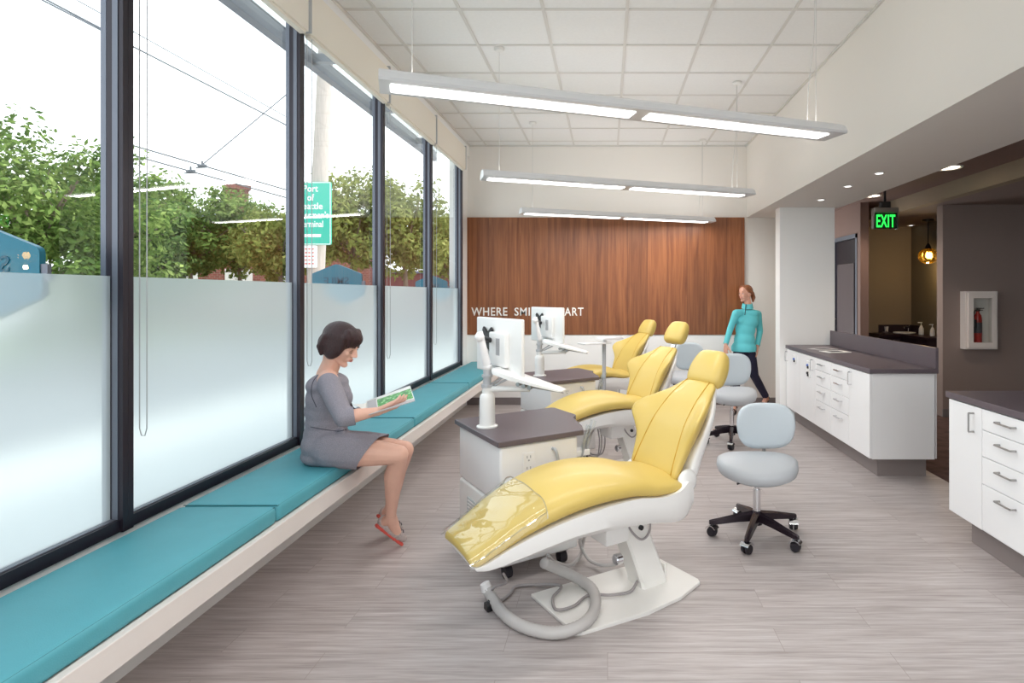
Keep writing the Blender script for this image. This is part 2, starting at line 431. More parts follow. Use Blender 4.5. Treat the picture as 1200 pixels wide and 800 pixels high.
def pad_from_curve(curve, n_st=30, endround=0.035, e=3.2, n=32):
    """curve keys: (u, x, z, halfwidth, halfthick), u in 0..1 ; returns B with a closed cushion"""
    st = []
    us = [i / n_st for i in range(n_st + 1)]
    pts = [interp(curve, u) for u in us]
    # arc length
    L = [0]
    for a, b in zip(pts, pts[1:]): L.append(L[-1] + math.hypot(b[0] - a[0], b[1] - a[1]))
    extra0 = [0.0, 0.1, 0.3, 0.6]; tot = L[-1]
    def at(l):
        l = max(0, min(tot, l))
        for i in range(len(L) - 1):
            if l <= L[i + 1]:
                f = (l - L[i]) / max(L[i + 1] - L[i], 1e-9)
                return us[i] + f * (us[i + 1] - us[i])
        return 1.0
    ls = [endround * k for k in (0.0, 0.04, 0.15, 0.35, 0.65, 1.0)]
    mids = [endround + (tot - 2 * endround) * i / n_st for i in range(1, n_st)]
    ls = ls + mids + [tot - l for l in ls[::-1]]
    for l in ls:
        u = at(l)
        x, z, w, t = interp(curve, u)
        x2, z2 = interp(curve, min(1, u + 0.01))[:2]; x1, z1 = interp(curve, max(0, u - 0.01))[:2]
        d = math.hypot(x2 - x1, z2 - z1) or 1
        nx, nz = -(z2 - z1) / d, (x2 - x1) / d
        q = min(l, tot - l) / endround
        s_ = 1.0 if q >= 1 else math.sqrt(max(0, 1 - (1 - q) ** 2))
        s_ = max(s_, 0.02)
        st.append((x, z, w - endround * (1 - s_) * 1.0, t * s_, nx, nz))
    b = B(); b.loft(pad(st, n, e)); return b

def copy_tree(o, parent=None):
    c = o.copy(); COL.objects.link(c); c.parent = parent
    for ch in list(o.children): copy_tree(ch, c)
    return c

def text_mesh(name, body, size, m, parent=None, ext=0.004, T=None, align='LEFT', space=1.0):
    cu = bpy.data.curves.new(name, 'FONT'); cu.body = body; cu.size = size; cu.extrude = ext
    cu.align_x = align; cu.space_character = space; cu.resolution_u = 3; cu.offset = 0.012 * size
    o = bpy.data.objects.new(name, cu); COL.objects.link(o)
    bpy.context.view_layer.update()
    me = bpy.data.meshes.new_from_object(o.evaluated_get(bpy.context.evaluated_depsgraph_get()))
    bpy.data.objects.remove(o)
    if T is not None: me.transform(T)
    me.materials.clear()
    return link(name, me, m, parent)

FACE = Matrix.Rotation(R(90), 4, 'X')      # text upright, facing -Y

def S(o): o['kind'] = 'structure'; return o
XG = -1.975          # glass plane
CEIL = 3.62
MULL = [-3.04, -1.70, -0.355, 0.99, 2.335, 3.665, 5.005, 6.375, 7.70]

def px(x, y, Y):
    return Vector(((x - 712) / 683 * Y, Y, EYE - (y - 344) / 683 * Y))

def build_room():
    S(B().box(-2.1, 2.80, -3.2, 8.3, -0.12, 0).obj('floor', 'floor'))
    S(B().box(2.80, 8.2, -3.2, 10.2, -0.12, 0.0).obj('floor', 'carpet'))
    # back wall (white below, cream above) and the veneer panel
    S(B().box(-2.1, 2.9, 8.14, 8.30, 0, 3.75).obj('wall_back', 'wall'))
    S(B().box(-1.955, 1.907, 8.112, 8.14, 0.98, 2.612).obj('wall_panel_back', 'wood')); bpy.data.objects['wall_panel_back'].name = 'trim_1'
    S(B().box(-1.955, 1.907, 8.118, 8.14, 0.105, 0.972).obj('trim_2', 'white_wall'))
    S(B().box(-1.96, 2.9, 8.122, 8.14, 0, 0.10).obj('baseboard_back', 'base'))
    # left wall: low wall under the windows, header over them, stub to the corner
    S(B().box(-2.10, -1.96, -3.2, 8.14, 0, 0.60).box(-2.10, -1.93, -3.2, 8.14, 3.45, 3.75)
      .box(-2.10, -1.955, 7.735, 8.14, 0.60, 3.45).obj('wall_left', 'white_wall'))
    # wall behind the camera
    S(B().box(-2.1, 8.2, -3.35, -3.2, 0, 0.10).box(-2.1, 8.2, -3.35, -3.2, 3.45, 3.75).box(-2.1, -0.78, -3.35, -3.2, 0.10, 3.45).box(4.49, 8.2, -3.35, -3.2, 0.10, 3.45).obj('wall_front', 'wall'))
    xs = [-0.78, 0.54, 1.85, 3.17, 4.49]  # unseen windows added here to brighten the foreground
    for i in range(4):
        a, b_ = xs[i], xs[i + 1]
        w = empty('window_%d' % (i + 9), ((a + b_) / 2, -3.27, 0.10), 0, kind='structure')
        h = (b_ - a) / 2
        B().box(-h, -h + 0.03, -0.05, 0.05, 0, 3.35).box(h - 0.03, h, -0.05, 0.05, 0, 3.35).box(-h + 0.03, h - 0.03, -0.05, 0.05, 0, 0.05).box(-h + 0.03, h - 0.03, -0.05, 0.05, 3.30, 3.35).obj('window_frame', 'dark_frame', w)
        me = bpy.data.meshes.new('glass'); me.from_pydata([(-h + .02, 0, .04), (h - .02, 0, .04), (h - .02, 0, 3.32), (-h + .02, 0, 3.32)], [], [(0, 1, 2, 3)])
        link('glass_pane', me, 'glass', w)
    # tall bulkhead on the right and its soffit
    S(B().box(1.94, 2.86, -3.2, 8.14, 2.61, 3.75).obj('wall_right', 'wall'))
    # column between back recess and corridor
    S(B().box(2.115, 2.79, 7.16, 7.34, 0, 2.61).obj('wall_column', 'white_wall'))
    # ceilings
    S(B().box(-2.1, 1.95, -3.2, 8.14, 3.62, 3.75).obj('ceiling', 'tile'))
    g = B()
    k = -4
    x = 0.142 - 0.61 * 3
    while x < 1.93:
        g.box(x - 0.012, x + 0.012, -3.2, 8.13, 3.612, 3.6205); x += 0.61
    y = 4.24 - 0.61 * 12
    while y < 8.1:
        g.box(-1.92, 1.938, y - 0.012, y + 0.012, 3.6125, 3.6204); y += 0.61
    g.box(1.922, 1.9395, -3.2, 8.13, 3.60, 3.6206).box(-1.93, -1.91, -3.2, 8.13, 3.60, 3.6206).box(-1.92, 1.94, 8.12, 8.139, 3.60, 3.6206)
    S(g.obj('trim_3', 'grid'))
    S(B().box(2.86, 4.0, -3.2, 10.2, 2.85, 3.0).obj('ceiling_corridor', 'taupe'))
    S(B().box(4.0, 8.2, -3.2, 10.2, 2.67, 3.0).obj('ceiling_far_right', 'grey_wall'))
    S(B().box(3.975, 4.10, -3.2, 9.7, 2.668, 2.86).obj('trim_4', 'tan_wall'))
    # roof over everything keeps the sun out
    S(B().box(-2.12, 8.3, -3.4, 10.4, 3.76, 3.95).obj('ceiling_roof', 'concrete'))
    # corridor walls
    S(B().box(4.22, 8.2, 7.34, 7.47, 0, 2.67).obj('wall_far_right', 'grey_wall'))
    S(B().box(4.215, 8.2, 7.325, 7.34, 0, 0.10).obj('baseboard_far_right', 'base'))
    S(B().box(8.2, 8.35, -3.35, 10.4, 0, 3.75).obj('wall_east', 'grey_wall'))
    S(B().box(2.79, 8.35, 10.2, 10.35, 0, 3.75).obj('wall_north', 'tan_wall'))
    S(B().box(3.62, 5.10, 9.79, 10.2, 0, 2.67).obj('wall_washroom_back', 'tan_wall'))
    S(B().box(5.10, 5.22, 7.47, 10.2, 0, 2.67).obj('wall_washroom_right', 'olive_wall'))
    # side wall with the dark door: lintel, jamb end, far end
    S(B().box(3.60, 3.72, 8.30, 8.40, 0, 2.85).box(3.60, 3.72, 9.30, 10.2, 0, 2.85)
      .box(3.60, 3.72, 8.40, 9.30, 2.42, 2.85).obj('wall_washroom_left', 'taupe'))
    d = empty('door_1', (3.62, 8.40, 0), 0, kind='structure')
    B().box(0, 0.05, 0, 0.9, 0, 2.35).obj('door_leaf', 'dark_frame', d)
    B().box(-0.03, 0.10, -0.0, 0.05, 0, 2.42).box(-0.03, 0.10, 0.85, 0.90, 0, 2.42).box(-0.03, 0.10, 0.0, 0.90, 2.36, 2.42).obj('door_frame', 'grey_frame', d)
    B().box(-0.012, 0.0, 0.14, 0.76, 0.25, 2.0).obj('door_panel', mat('dim_glass_panel', s2l(92, 84, 88), 0.25), d)
    B().tube([(-0.01, 0.80, 0.9), (-0.06, 0.80, 0.9), (-0.06, 0.80, 1.15), (-0.01, 0.80, 1.15)], 0.01, 8).obj('door_handle', 'steel', d)

def build_windows():
    zb, zt, zf = 0.605, 3.46, 1.62
    for i in range(len(MULL) - 1):
        a, b = MULL[i], MULL[i + 1]
        w = empty('window_%d' % (i + 1), (XG, (a + b) / 2, zb), 0, kind='structure')
        y0, y1 = a - (a + b) / 2, b - (a + b) / 2
        H = zt - zb
        # interior dark frame: half mullions, sill bar, head bar
        f = B()
        last = (i == len(MULL) - 2)
        e1 = y1 + 0.026 if last else y1 - 0.0005
        f.box(-0.01, 0.055, y0 + 0.0005, y0 + 0.026, 0, H).box(-0.01, 0.055, y1 - 0.026, e1, 0, H)
        f.box(-0.01, 0.042, y0 + 0.026, y1 - 0.026, 0, 0.048).box(-0.01, 0.042, y0 + 0.026, y1 - 0.026, H - 0.05, H)
        f.obj('window_frame', 'dark_frame', w)
        g = B()
        g.box(0.014, 0.036, y0 + 0.0262, y0 + 0.029, 0.05, H - 0.05).box(0.014, 0.036, y1 - 0.029, y1 - 0.0262, 0.05, H - 0.05)
        g.box(0.008, 0.030, y0 + 0.026, y1 - 0.026, 0.0485, 0.0525)
        g.box(-0.034, -0.012, y0 + 0.0005, y0 + 0.026, -0.02, H).box(-0.034, -0.012, y1 - 0.026, y1 - 0.0005, -0.02, H)
        g.box(-0.034, -0.012, y0 + 0.026, y1 - 0.026, -0.02, 0.04)
        g.obj('frame_trim', 'grey_frame', w)
        me = bpy.data.meshes.new('glass')
        me.from_pydata([(0, y0 + 0.02, 0.04), (0, y1 - 0.02, 0.04), (0, y1 - 0.02, H - 0.04), (0, y0 + 0.02, H - 0.04)], [], [(0, 1, 2, 3)])
        link('glass_pane', me, 'glass', w)
        me = bpy.data.meshes.new('film')
        me.from_pydata([(0.0045, y0 + 0.026, 0.045), (0.0045, y1 - 0.026, 0.045), (0.0045, y1 - 0.026, zf - zb), (0.0045, y0 + 0.026, zf - zb)], [], [(0, 1, 2, 3)])
        link('frosted_film', me, 'frost', w)
        # roller blind, rolled up, one per bay
        word = ['behind the camera', 'behind the camera', 'behind the camera', 'above the leftmost visible window, cut by the photo edge',
                'above the wide second window from the left', 'above the window with the green street sign',
                'above the window just left of the far narrow one', 'above the narrow window beside the far corner'][i]
        if i >= 3:
            r = empty('roller_blind', (-1.90, (a + b) / 2, 3.19), 0, 'rolled-up cream roller blind ' + word, 'roller blind', 'roller blinds along the window wall')
            B().box(-0.028, 0.028, y0 + 0.012, y1 - 0.012, 0.0, 0.29, 0.004).obj('fascia', 'fabric_blind', r)
            B().box(-0.02, 0.02, y0 + 0.03, y1 - 0.03, -0.02, 0.0, 0.004).obj('hem_bar', 'fabric_blind', r)
            B().box(-0.035, 0.035, y0 + 0.001, y0 + 0.012, 0.0, 0.31).obj('end_bracket', 'chain', r)
            B().box(-0.035, 0.035, y1 - 0.012, y1 - 0.001, 0.0, 0.31).obj('end_bracket', 'chain', r)
            zc = {4: -2.22, 5: -2.1, 6: -2.2, 7: -2.2}.get(i, -2.2)
            loop = [(-0.015, y0 + 0.05, 0.05), (-0.015, y0 + 0.05, zc + 0.03), (-0.007, y0 + 0.05, zc), (0.007, y0 + 0.05, zc), (0.015, y0 + 0.05, zc + 0.03), (0.015, y0 + 0.05, 0.05)]
            B().tube(loop, 0.0022, 6).obj('bead_chain', 'chain', r)

def build_bench():
    b = empty('window_bench', (-1.70, 3.5, 0), 0, 'long white cantilevered bench running under the windows', 'bench')
    B().box(-0.255, 0.255, -6.5, 4.60, 0.50, 0.528, 0.003).obj('bench_board', 'bench', b)
    B().box(0.232, 0.262, -6.5, 4.60, 0.447, 0.536, 0.003).obj('front_beam', 'bench', b)
    for y in (-5.8, -4.2, -2.6, -1.0, 0.6, 2.2, 3.8):
        g2 = B().prism([(-0.255, 0.28), (-0.255, 0.499), (0.2, 0.499)], y - 0.03, y + 0.03).obj('support_bracket', 'bench', b)
        for v in g2.data.vertices:
            x, yy, z = v.co; v.co = (x, z, yy)
        g2.data.flip_normals()
    cuts = [-1.0, 0.79, 2.59, 4.43, 6.17, 8.09]
    names = ['nearest the camera, cut off by the lower left photo corner', 'nearest the camera, cut off by the lower left photo corner',
             'under and just before the seated woman', 'just beyond the seated woman', 'at the far corner of the room']
    names = ['closest to the camera behind the lower left photo edge', 'in the near left foreground up to the first cross seam',
             'that the seated woman sits on', 'between the seated woman and the far cushion', 'farthest away, ending at the wood wall']
    for i in range(5):
        y0, y1 = cuts[i] + 0.004, cuts[i + 1] - 0.004
        c = empty('bench_cushion', (-1.70, (y0 + y1) / 2, 0.537), 0, 'teal vinyl bench cushion ' + names[i], 'cushion', 'teal cushions on the window bench')
        h = (y1 - y0) / 2
        B().box(-0.195, 0.235, -h, h, -0.006, 0.073, 0.022, 4).obj('cushion_pad', 'teal', c, smooth=True)
        # stitched welt round the top edge
        q = [(-0.19, -h + .006), (0.226, -h + .006), (0.226, h - .006), (-0.19, h - .006)]
        B().tube([(q[1][0], q[1][1], 0.066), (q[2][0], q[2][1], 0.066)], 0.0022, 6).tube([(q[0][0], q[0][1], 0.069), (q[1][0], q[1][1], 0.069)], 0.0022, 6).obj('welt', 'teal_seam', c)

def build_letters():
    t = empty('wall_lettering', (-1.895, 8.1115, 1.243), 0, 'white raised lettering WHERE SMILES START on the walnut wall panel', 'lettering')
    for wd, xa, xb in (('WHERE', 0.0, 0.50), ('SMILES', 0.60, 1.05), ('START', 1.145, 1.56)):
        o = text_mesh('word', wd, 0.150, 'text_white', t, ext=0.006, T=FACE, space=1.12)
        xs = [v.co.x for v in o.data.vertices]; zs = [v.co.z for v in o.data.vertices]
        for v in o.data.vertices:
            v.co.x = xa + (v.co.x - min(xs)) * (xb - xa) / (max(xs) - min(xs)); v.co.z = (v.co.z - min(zs)) * (0.115 / (max(zs) - min(zs)))

def build_fixtures():
    import itertools
    L = 2.61
    spots = [((-1.06, 2.70), (1.40, 3.58), 'nearest and largest of the three, above the foreground dental chair', 0),
             ((-1.045, 4.86), (1.40, 5.75), 'middle of the three hanging below the ceiling', 0),
             ((-1.04, 6.98), (1.41, 7.87), 'farthest of the three, just in front of the wood wall', 0),
             ((-1.06, 0.54), (1.40, 1.42), 'unseen extra added for light, just above and before the camera', 0),  # this lamp and the next are out of view, added as extra light
             ((-1.06, -1.62), (1.40, -0.74), 'unseen extra added for light behind the camera', 0)]
    first = None
    for (a, b_, word, _) in spots:
        cx, cy = (a[0] + b_[0]) / 2, (a[1] + b_[1]) / 2
        rz = math.atan2(b_[1] - a[1], b_[0] - a[0])
        lab = 'white suspended linear lamp, ' + word
        if first is None:
            t = first = empty('linear_pendant_lamp', (cx, cy, 2.51), rz, lab, 'pendant lamp', 'linear pendant lamps')
            # housing: wing-like section, swept along x
            sec = [(-0.105, 0.012), (-0.10, 0.0), (0.10, 0.0), (0.105, 0.012), (0.085, 0.045), (0.045, 0.068), (-0.045, 0.068), (-0.085, 0.045)]
            B().loft([[(x, y, z) for y, z in sec] for x in (-L / 2, L / 2)]).obj('housing', 'lamp_body', t)
            for s0, s1 in ((-L / 2 + 0.05, -0.04), (0.04, L / 2 - 0.09)):
                B().box(s0, s1, -0.055, 0.055, -0.006, 0.001, 0.004).obj('lens', 'lamp_lens', t)
            for sx in (-1.16, 1.16):
                B().tube([(sx, 0, 0.066), (sx, 0, 1.10)], 0.002, 6).obj('suspension_cable', 'wire', t)
                B().lathe([(0.001, 1.075), (0.035, 1.08), (0.045, 1.095), (0.045, 1.104)], (sx, 0, 0)).obj('ceiling_canopy', 'can', t)
            B().tube(spline([(1.12, 0.03, 0.066), (1.13, 0.03, 0.3), (1.155, 0.01, 0.62), (1.158, 0.006, 1.09)], 6), 0.0025, 6).obj('power_cord', 'wire', t)
        else:
            t = copy_tree(first); t.location = (cx, cy, 2.51); t.rotation_euler = (0, 0, rz); t['label'] = lab
        ld = bpy.data.lights.new('pendant_added_uplight', 'AREA'); ld.shape = 'RECTANGLE'; ld.size = 2.4; ld.size_y = 0.12  # upward light added to each pendant to boost the room
        ld.energy = UP_W; ld.color = (1.0, 0.98, 0.96)
        lo = bpy.data.objects.new('pendant_added_uplight', ld); COL.objects.link(lo); lo.parent = t
        lo.location = (0, 0, 0.075); lo.rotation_euler = (R(180), 0, 0)
        ld = bpy.data.lights.new('pendant_downlight', 'AREA'); ld.shape = 'RECTANGLE'; ld.size = 2.4; ld.size_y = 0.10
        ld.energy = DN_W; ld.color = (1.0, 0.98, 0.96)
        lo = bpy.data.objects.new('pendant_downlight', ld); COL.objects.link(lo); lo.parent = t
        lo.location = (0, 0, -0.012)

def build_ceiling_bits():
    # ceiling sprinklers / downlights in the soffit
    for (x, y, w) in ((2.39, 5.13, 'nearest of the three in the white soffit'), (2.37, 5.75, 'middle of the three in the white soffit'), (2.41, 6.58, 'farthest of the three, beside the column')):
        t = empty('small_downlight', (x, y, 2.61), 0, 'tiny round recessed light, ' + w, 'downlight', 'tiny soffit downlights')
        B().lathe([(0.030, -0.001), (0.045, -0.007), (0.05, -0.001), (0.05, 0.0)]).obj('trim_ring', 'can', t)
        B().lathe([(0.001, -0.004), (0.03, -0.004), (0.03, -0.001)]).obj('lens', 'lamp_lens', t)
    for (x, y, w) in ((3.51, 6.0, 'larger and nearer, above the right-hand passage'), (3.49, 7.72, 'smaller and farther, just left of the exit sign')):
        t = empty('downlight', (x, y, 2.85), 0, 'round warm glowing recessed downlight, ' + w, 'downlight', 'warm downlights in the passage ceiling')
        B().lathe([(0.10, -0.002), (0.125, -0.012), (0.135, -0.003), (0.135, 0.0)]).obj('trim_ring', 'can', t)
        B().lathe([(0.001, -0.006), (0.10, -0.006), (0.10, -0.001)]).obj('lens', 'down_lens', t)
        ld = bpy.data.lights.new('passage_spot', 'SPOT'); ld.energy = SPOT_W; ld.spot_size = R(120); ld.spot_blend = 0.8; ld.color = (1.0, 0.8, 0.62); ld.shadow_soft_size = 0.08
        lo = bpy.data.objects.new('passage_spot', ld); COL.objects.link(lo); lo.parent = t; lo.location = (0, 0, -0.03)
    t = empty('small_downlight', (4.97, 9.55, 2.67), 0, 'tiny round light in the washroom ceiling left of the amber pendant', 'downlight')
    B().lathe([(0.03, -0.001), (0.055, -0.008), (0.06, -0.001), (0.06, 0.0)]).obj('trim_ring', 'can', t)
    B().lathe([(0.001, -0.004), (0.03, -0.004), (0.03, -0.001)]).obj('lens', 'lamp_lens', t)
    t = empty('downlight', (4.98, 5.5, 2.67), 0, 'white oval ceiling light cut by the right photo edge', 'downlight')
    B().lathe([(0.08, -0.002), (0.11, -0.014), (0.12, -0.003), (0.12, 0.0)]).obj('trim_ring', 'can', t)
    B().lathe([(0.001, -0.006), (0.08, -0.006), (0.08, -0.001)]).obj('lens', 'lamp_body', t)
    # sprinkler heads in the tile ceiling
    # exit sign
    e = empty('exit_sign', (3.33, 7.0, 2.85), R(0), 'hanging green lit exit sign in the passage', 'exit sign')
    B().cyl((0, 0, -0.21), (0, 0, 0.0), 0.014).obj('stem', 'black', e)
    B().box(-0.055, 0.055, -0.035, 0.035, -0.27, -0.20, 0.004).obj('canopy_box', 'black', e)
    B().box(-0.145, 0.145, -0.045, 0.045, -0.335, -0.27, 0.006).obj('housing', 'steel', e)
    B().box(-0.14, 0.14, -0.022, 0.022, -0.52, -0.335, 0.004).obj('sign_panel', 'exit_panel', e)
    B().box(-0.148, -0.135, -0.03, 0.03, -0.525, -0.33).obj('side_bracket', 'steel', e)
    B().box(0.135, 0.148, -0.03, 0.03, -0.525, -0.33).obj('side_bracket', 'steel', e)
    o = text_mesh('exit_lettering', 'EXIT', 0.19, 'exit_green', e, ext=0.002, T=FACE, align='CENTER', space=1.05)
    xs = [v.co.x for v in o.data.vertices]; zs = [v.co.z for v in o.data.vertices]
    for v in o.data.vertices:
        v.co.x = (v.co.x - (max(xs) + min(xs)) / 2) * 0.225 / (max(xs) - min(xs)); v.co.z = -0.505 + (v.co.z - min(zs)) * 0.15 / (max(zs) - min(zs)); v.co.y -= 0.026
    # amber pendant
    p = empty('globe_pendant', (4.84, 8.8, 2.67), 0, 'amber ribbed glass globe pendant lit by a bare bulb', 'pendant lamp')
    B().lathe([(0.001, -0.03), (0.08, -0.025), (0.085, 0.0)]).obj('ceiling_canopy', 'black', p)
    B().cyl((0, 0, -0.40), (0, 0, -0.02), 0.007, n=8).obj('stem', 'black', p)
    B().lathe([(0.012, -0.36), (0.035, -0.40), (0.05, -0.44), (0.045, -0.45)]).obj('lamp_cap', 'black', p)
    b = B(); rings = []
    for j in range(13):
        a = math.pi * (0.09 + 0.88 * j / 12)
        rings.append([((0.135 + 0.007 * math.cos(10 * t)) * math.sin(a) * math.cos(t), (0.135 + 0.007 * math.cos(10 * t)) * math.sin(a) * math.sin(t), -0.55 + 0.12 * math.cos(a)) for t in [2 * math.pi * k / 40 for k in range(40)]])
    b.loft(rings, cap=False).obj('glass_globe', 'amber', p, smooth='all')
    B().ball((0, 0, -0.545), 0.032).obj('bulb', 'bulb', p, smooth='all')
    ld = bpy.data.lights.new('globe_light', 'POINT'); ld.energy = 6; ld.color = (1.0, 0.7, 0.35); ld.shadow_soft_size = 0.03
    lo = bpy.data.objects.new('globe_light', ld); COL.objects.link(lo); lo.parent = p; lo.location = (0, 0, -0.72)

def ext_cabinet():
    c = empty('extinguisher_cabinet', (4.64, 7.34, 0.86), 0, 'white wall cabinet with a glazed door holding a red extinguisher', 'extinguisher cabinet')
    f = B()
    f.box(-0.20, -0.155, -0.11, 0, 0, 0.72).box(0.155, 0.20, -0.11, 0, 0, 0.72).box(-0.155, 0.155, -0.11, 0, 0, 0.045).box(-0.155, 0.155, -0.11, 0, 0.675, 0.72)
    f.box(-0.155, 0.155, -0.012, -0.002, 0.045, 0.675)
    f.obj('cabinet_body', 'bench', c)
    g = B()
    g.box(-0.175, -0.115, -0.135, -0.112, 0.02, 0.70).box(0.115, 0.175, -0.135, -0.112, 0.02, 0.70).box(-0.115, 0.115, -0.135, -0.112, 0.02, 0.085).box(-0.115, 0.115, -0.135, -0.112, 0.635, 0.70)
    dr = g.obj('cabinet_door', 'bench', c)
    B().box(-0.115, 0.115, -0.125, -0.121, 0.085, 0.635).obj('door_glass', 'glass', dr)
    B().box(-0.11, -0.085, -0.150, -0.136, 0.27, 0.37, 0.003).obj('door_latch', 'black', dr)
    x = empty('fire_extinguisher', (4.625, 7.28, 0.91), 0, 'red fire extinguisher inside the white wall cabinet', 'fire extinguisher')
    B().lathe([(0.001, 0.0), (0.042, 0.003), (0.046, 0.015), (0.046, 0.33), (0.038, 0.37), (0.018, 0.40), (0.016, 0.42), (0.001, 0.421)]).obj('cylinder', 'ext_red', x, smooth=True)
    B().lathe([(0.0463, 0.15), (0.0468, 0.152), (0.0468, 0.28), (0.0463, 0.282)]).obj('band_label', 'label_dark', x)
    B().box(-0.018, 0.018, -0.012, 0.012, 0.42, 0.445).box(-0.02, 0.075, -0.008, 0.008, 0.452, 0.462).box(-0.015, 0.06, -0.008, 0.008, 0.43, 0.438).obj('valve_handle', 'black', x)
    B().tube(spline([(-0.018, 0, 0.435), (-0.045, -0.005, 0.42), (-0.055, -0.005, 0.34), (-0.052, -0.005, 0.16)], 6), 0.007, 8).obj('hose', 'black', x)

def build_washroom():
    v = empty('vanity', (4.75, 9.6, 0), 0, 'dark vanity cabinet with backsplash in the washroom beyond', 'vanity')
    B().box(-0.36, 0.345, -0.185, 0.185, 0.12, 0.86, 0.003).obj('cabinet_body', 'dark_wood', v)
    B().box(-0.38, 0.345, -0.215, 0.185, 0.86, 0.90, 0.004).box(-0.03, 0.345, -0.95, -0.215, 0.86, 0.90, 0.004).obj('vanity_top', 'dark_wood', v)
    B().box(0.0, 0.345, -0.93, -0.186, 0.0, 0.859, 0.003).obj('side_cabinet', 'dark_wood', v)
    B().box(-0.30, 0.345, -0.14, 0.185, 0.0, 0.119).obj('plinth', 'black', v)
    B().box(-0.20, 0.345, 0.165, 0.188, 0.90, 1.03).box(0.325, 0.348, -0.2, 0.165, 0.90, 1.03).obj('backsplash', 'dark_wood', v)
    B().tube([(-0.14, -0.186, 0.80), (-0.14, -0.21, 0.80), (-0.04, -0.21, 0.80), (-0.04, -0.186, 0.80)], 0.006, 6).obj('drawer_handle', 'steel', v)
    s = empty('sink', (4.88, 9.58, 0.90), 0, 'white oval sink set in the dark vanity', 'sink')
    rings = []
    for r, z in ((0.12, 0.004), (0.14, 0.016), (0.155, 0.02), (0.16, 0.012), (0.155, 0.001)):
        rings.append([(r * 1.1 * math.cos(t), r * 0.95 * math.sin(t), z) for t in [2 * math.pi * k / 28 for k in range(28)]])
    B().loft(rings).obj('basin', 'white_gloss', s, smooth=True)
    B().cyl((0.13, 0.13, 0.0), (0.13, 0.13, 0.09), 0.012).tube(spline([(0.13, 0.13, 0.085), (0.10, 0.10, 0.11), (0.03, 0.05, 0.10), (0.02, 0.04, 0.085)], 5), 0.009, 8).cyl((0.13, 0.13, 0.09), (0.16, 0.15, 0.12), 0.007).obj('faucet', 'chrome', s, smooth=True)
    for (x, y, sc_, w) in ((4.93, 9.16, 1.0, 'white pump bottle beside the sink faucet, left of its twin'), (4.96, 8.9, 0.9, 'smaller white pump bottle at the right end of the vanity')):
        d = empty('soap_dispenser', (x, y, 0.902), 0, w, 'soap dispenser', 'pump bottles by the sink')
        B().lathe([(0.001, 0), (0.036, 0.002), (0.04, 0.02), (0.036, 0.10), (0.018, 0.14), (0.014, 0.15), (0.001, 0.151)]).obj('bottle', 'white_gloss', d, smooth=True)
        B().cyl((0, 0, 0.15), (0, 0, 0.19), 0.006).box(-0.055, 0.015, -0.009, 0.009, 0.188, 0.202, 0.003).obj('pump', 'white_gloss', d)
        d.scale = (sc_,) * 3
    u = empty('cup', (4.66, 9.74, 0.902), 0, 'pale upright cup against the vanity backsplash', 'cup')
    B().lathe([(0.001, 0), (0.024, 0.001), (0.032, 0.10), (0.029, 0.10), (0.022, 0.006), (0.001, 0.005)]).obj('cup_body', 'beige_white', u, smooth=True)
    u = empty('decorative_pebbles', (4.54, 9.52, 0.902), 0, 'small dark cluster of glass pebbles at the left of the sink', 'decoration')
    b = B()
    for x, y, r in ((-.04, 0, .022), (0, .01, .028), (.04, 0, .022), (0, -.03, .02), (.01, 0, .018)):
        b.ball((x, y, r * .6 + (.02 if r == .018 else 0)), (r, r, r * .6), 10)
    b.obj('pebbles', 'counter', u, smooth='all')

def bar_handle(parent, mname, x, y, z, vertical=False, L=0.15, name='handle'):
    """u shaped pull standing off a front that faces -X, in the parent's frame"""
    h = L / 2
    if vertical:
        P = [(x, y, z - h), (x - 0.032, y, z - h), (x - 0.032, y, z + h), (x, y, z + h)]
    else:
        P = [(x, y - h, z), (x - 0.032, y - h, z), (x - 0.032, y + h, z), (x, y + h, z)]
    b = B()
    for a, c in zip(P, P[1:]): b.tube([a, c], 0.0055, 8)
    return b.obj(name, mname, parent)

def cabinet_run(name, y0, y1, label, layout, cat='cabinet'):
    """base cabinets whose fronts face -X; origin on the floor at (2.19, y0)"""
    c = empty(name, (2.19, y0, 0), 0, label, cat)
    L = y1 - y0
    B().box(0.022, 0.545, 0.0, L, 0.165, 0.884, 0.002).obj('cabinet_body', 'white_gloss', c)
    B().box(0.105, 0.52, 0.09, L, 0.0, 0.165).obj('toe_kick', 'kick', c)
    for it in layout:
        a, b_, z0, z1, kind = it[:5]
        f = B().box(0.0, 0.020, a + 0.0025, b_ - 0.0025, z0 + 0.0025, z1 - 0.0025, 0.0015).obj('door' if kind[0] == 'D' else 'drawer', 'white_gloss', c)
        if kind == 'DN': bar_handle(f, 'chrome', 0, a + 0.055 if it[5] else b_ - 0.055, 0.79, True, 0.11)
        if kind == 'R': bar_handle(f, 'chrome', 0, (a + b_) / 2, z1 - 0.055, False, 0.13)
    return c

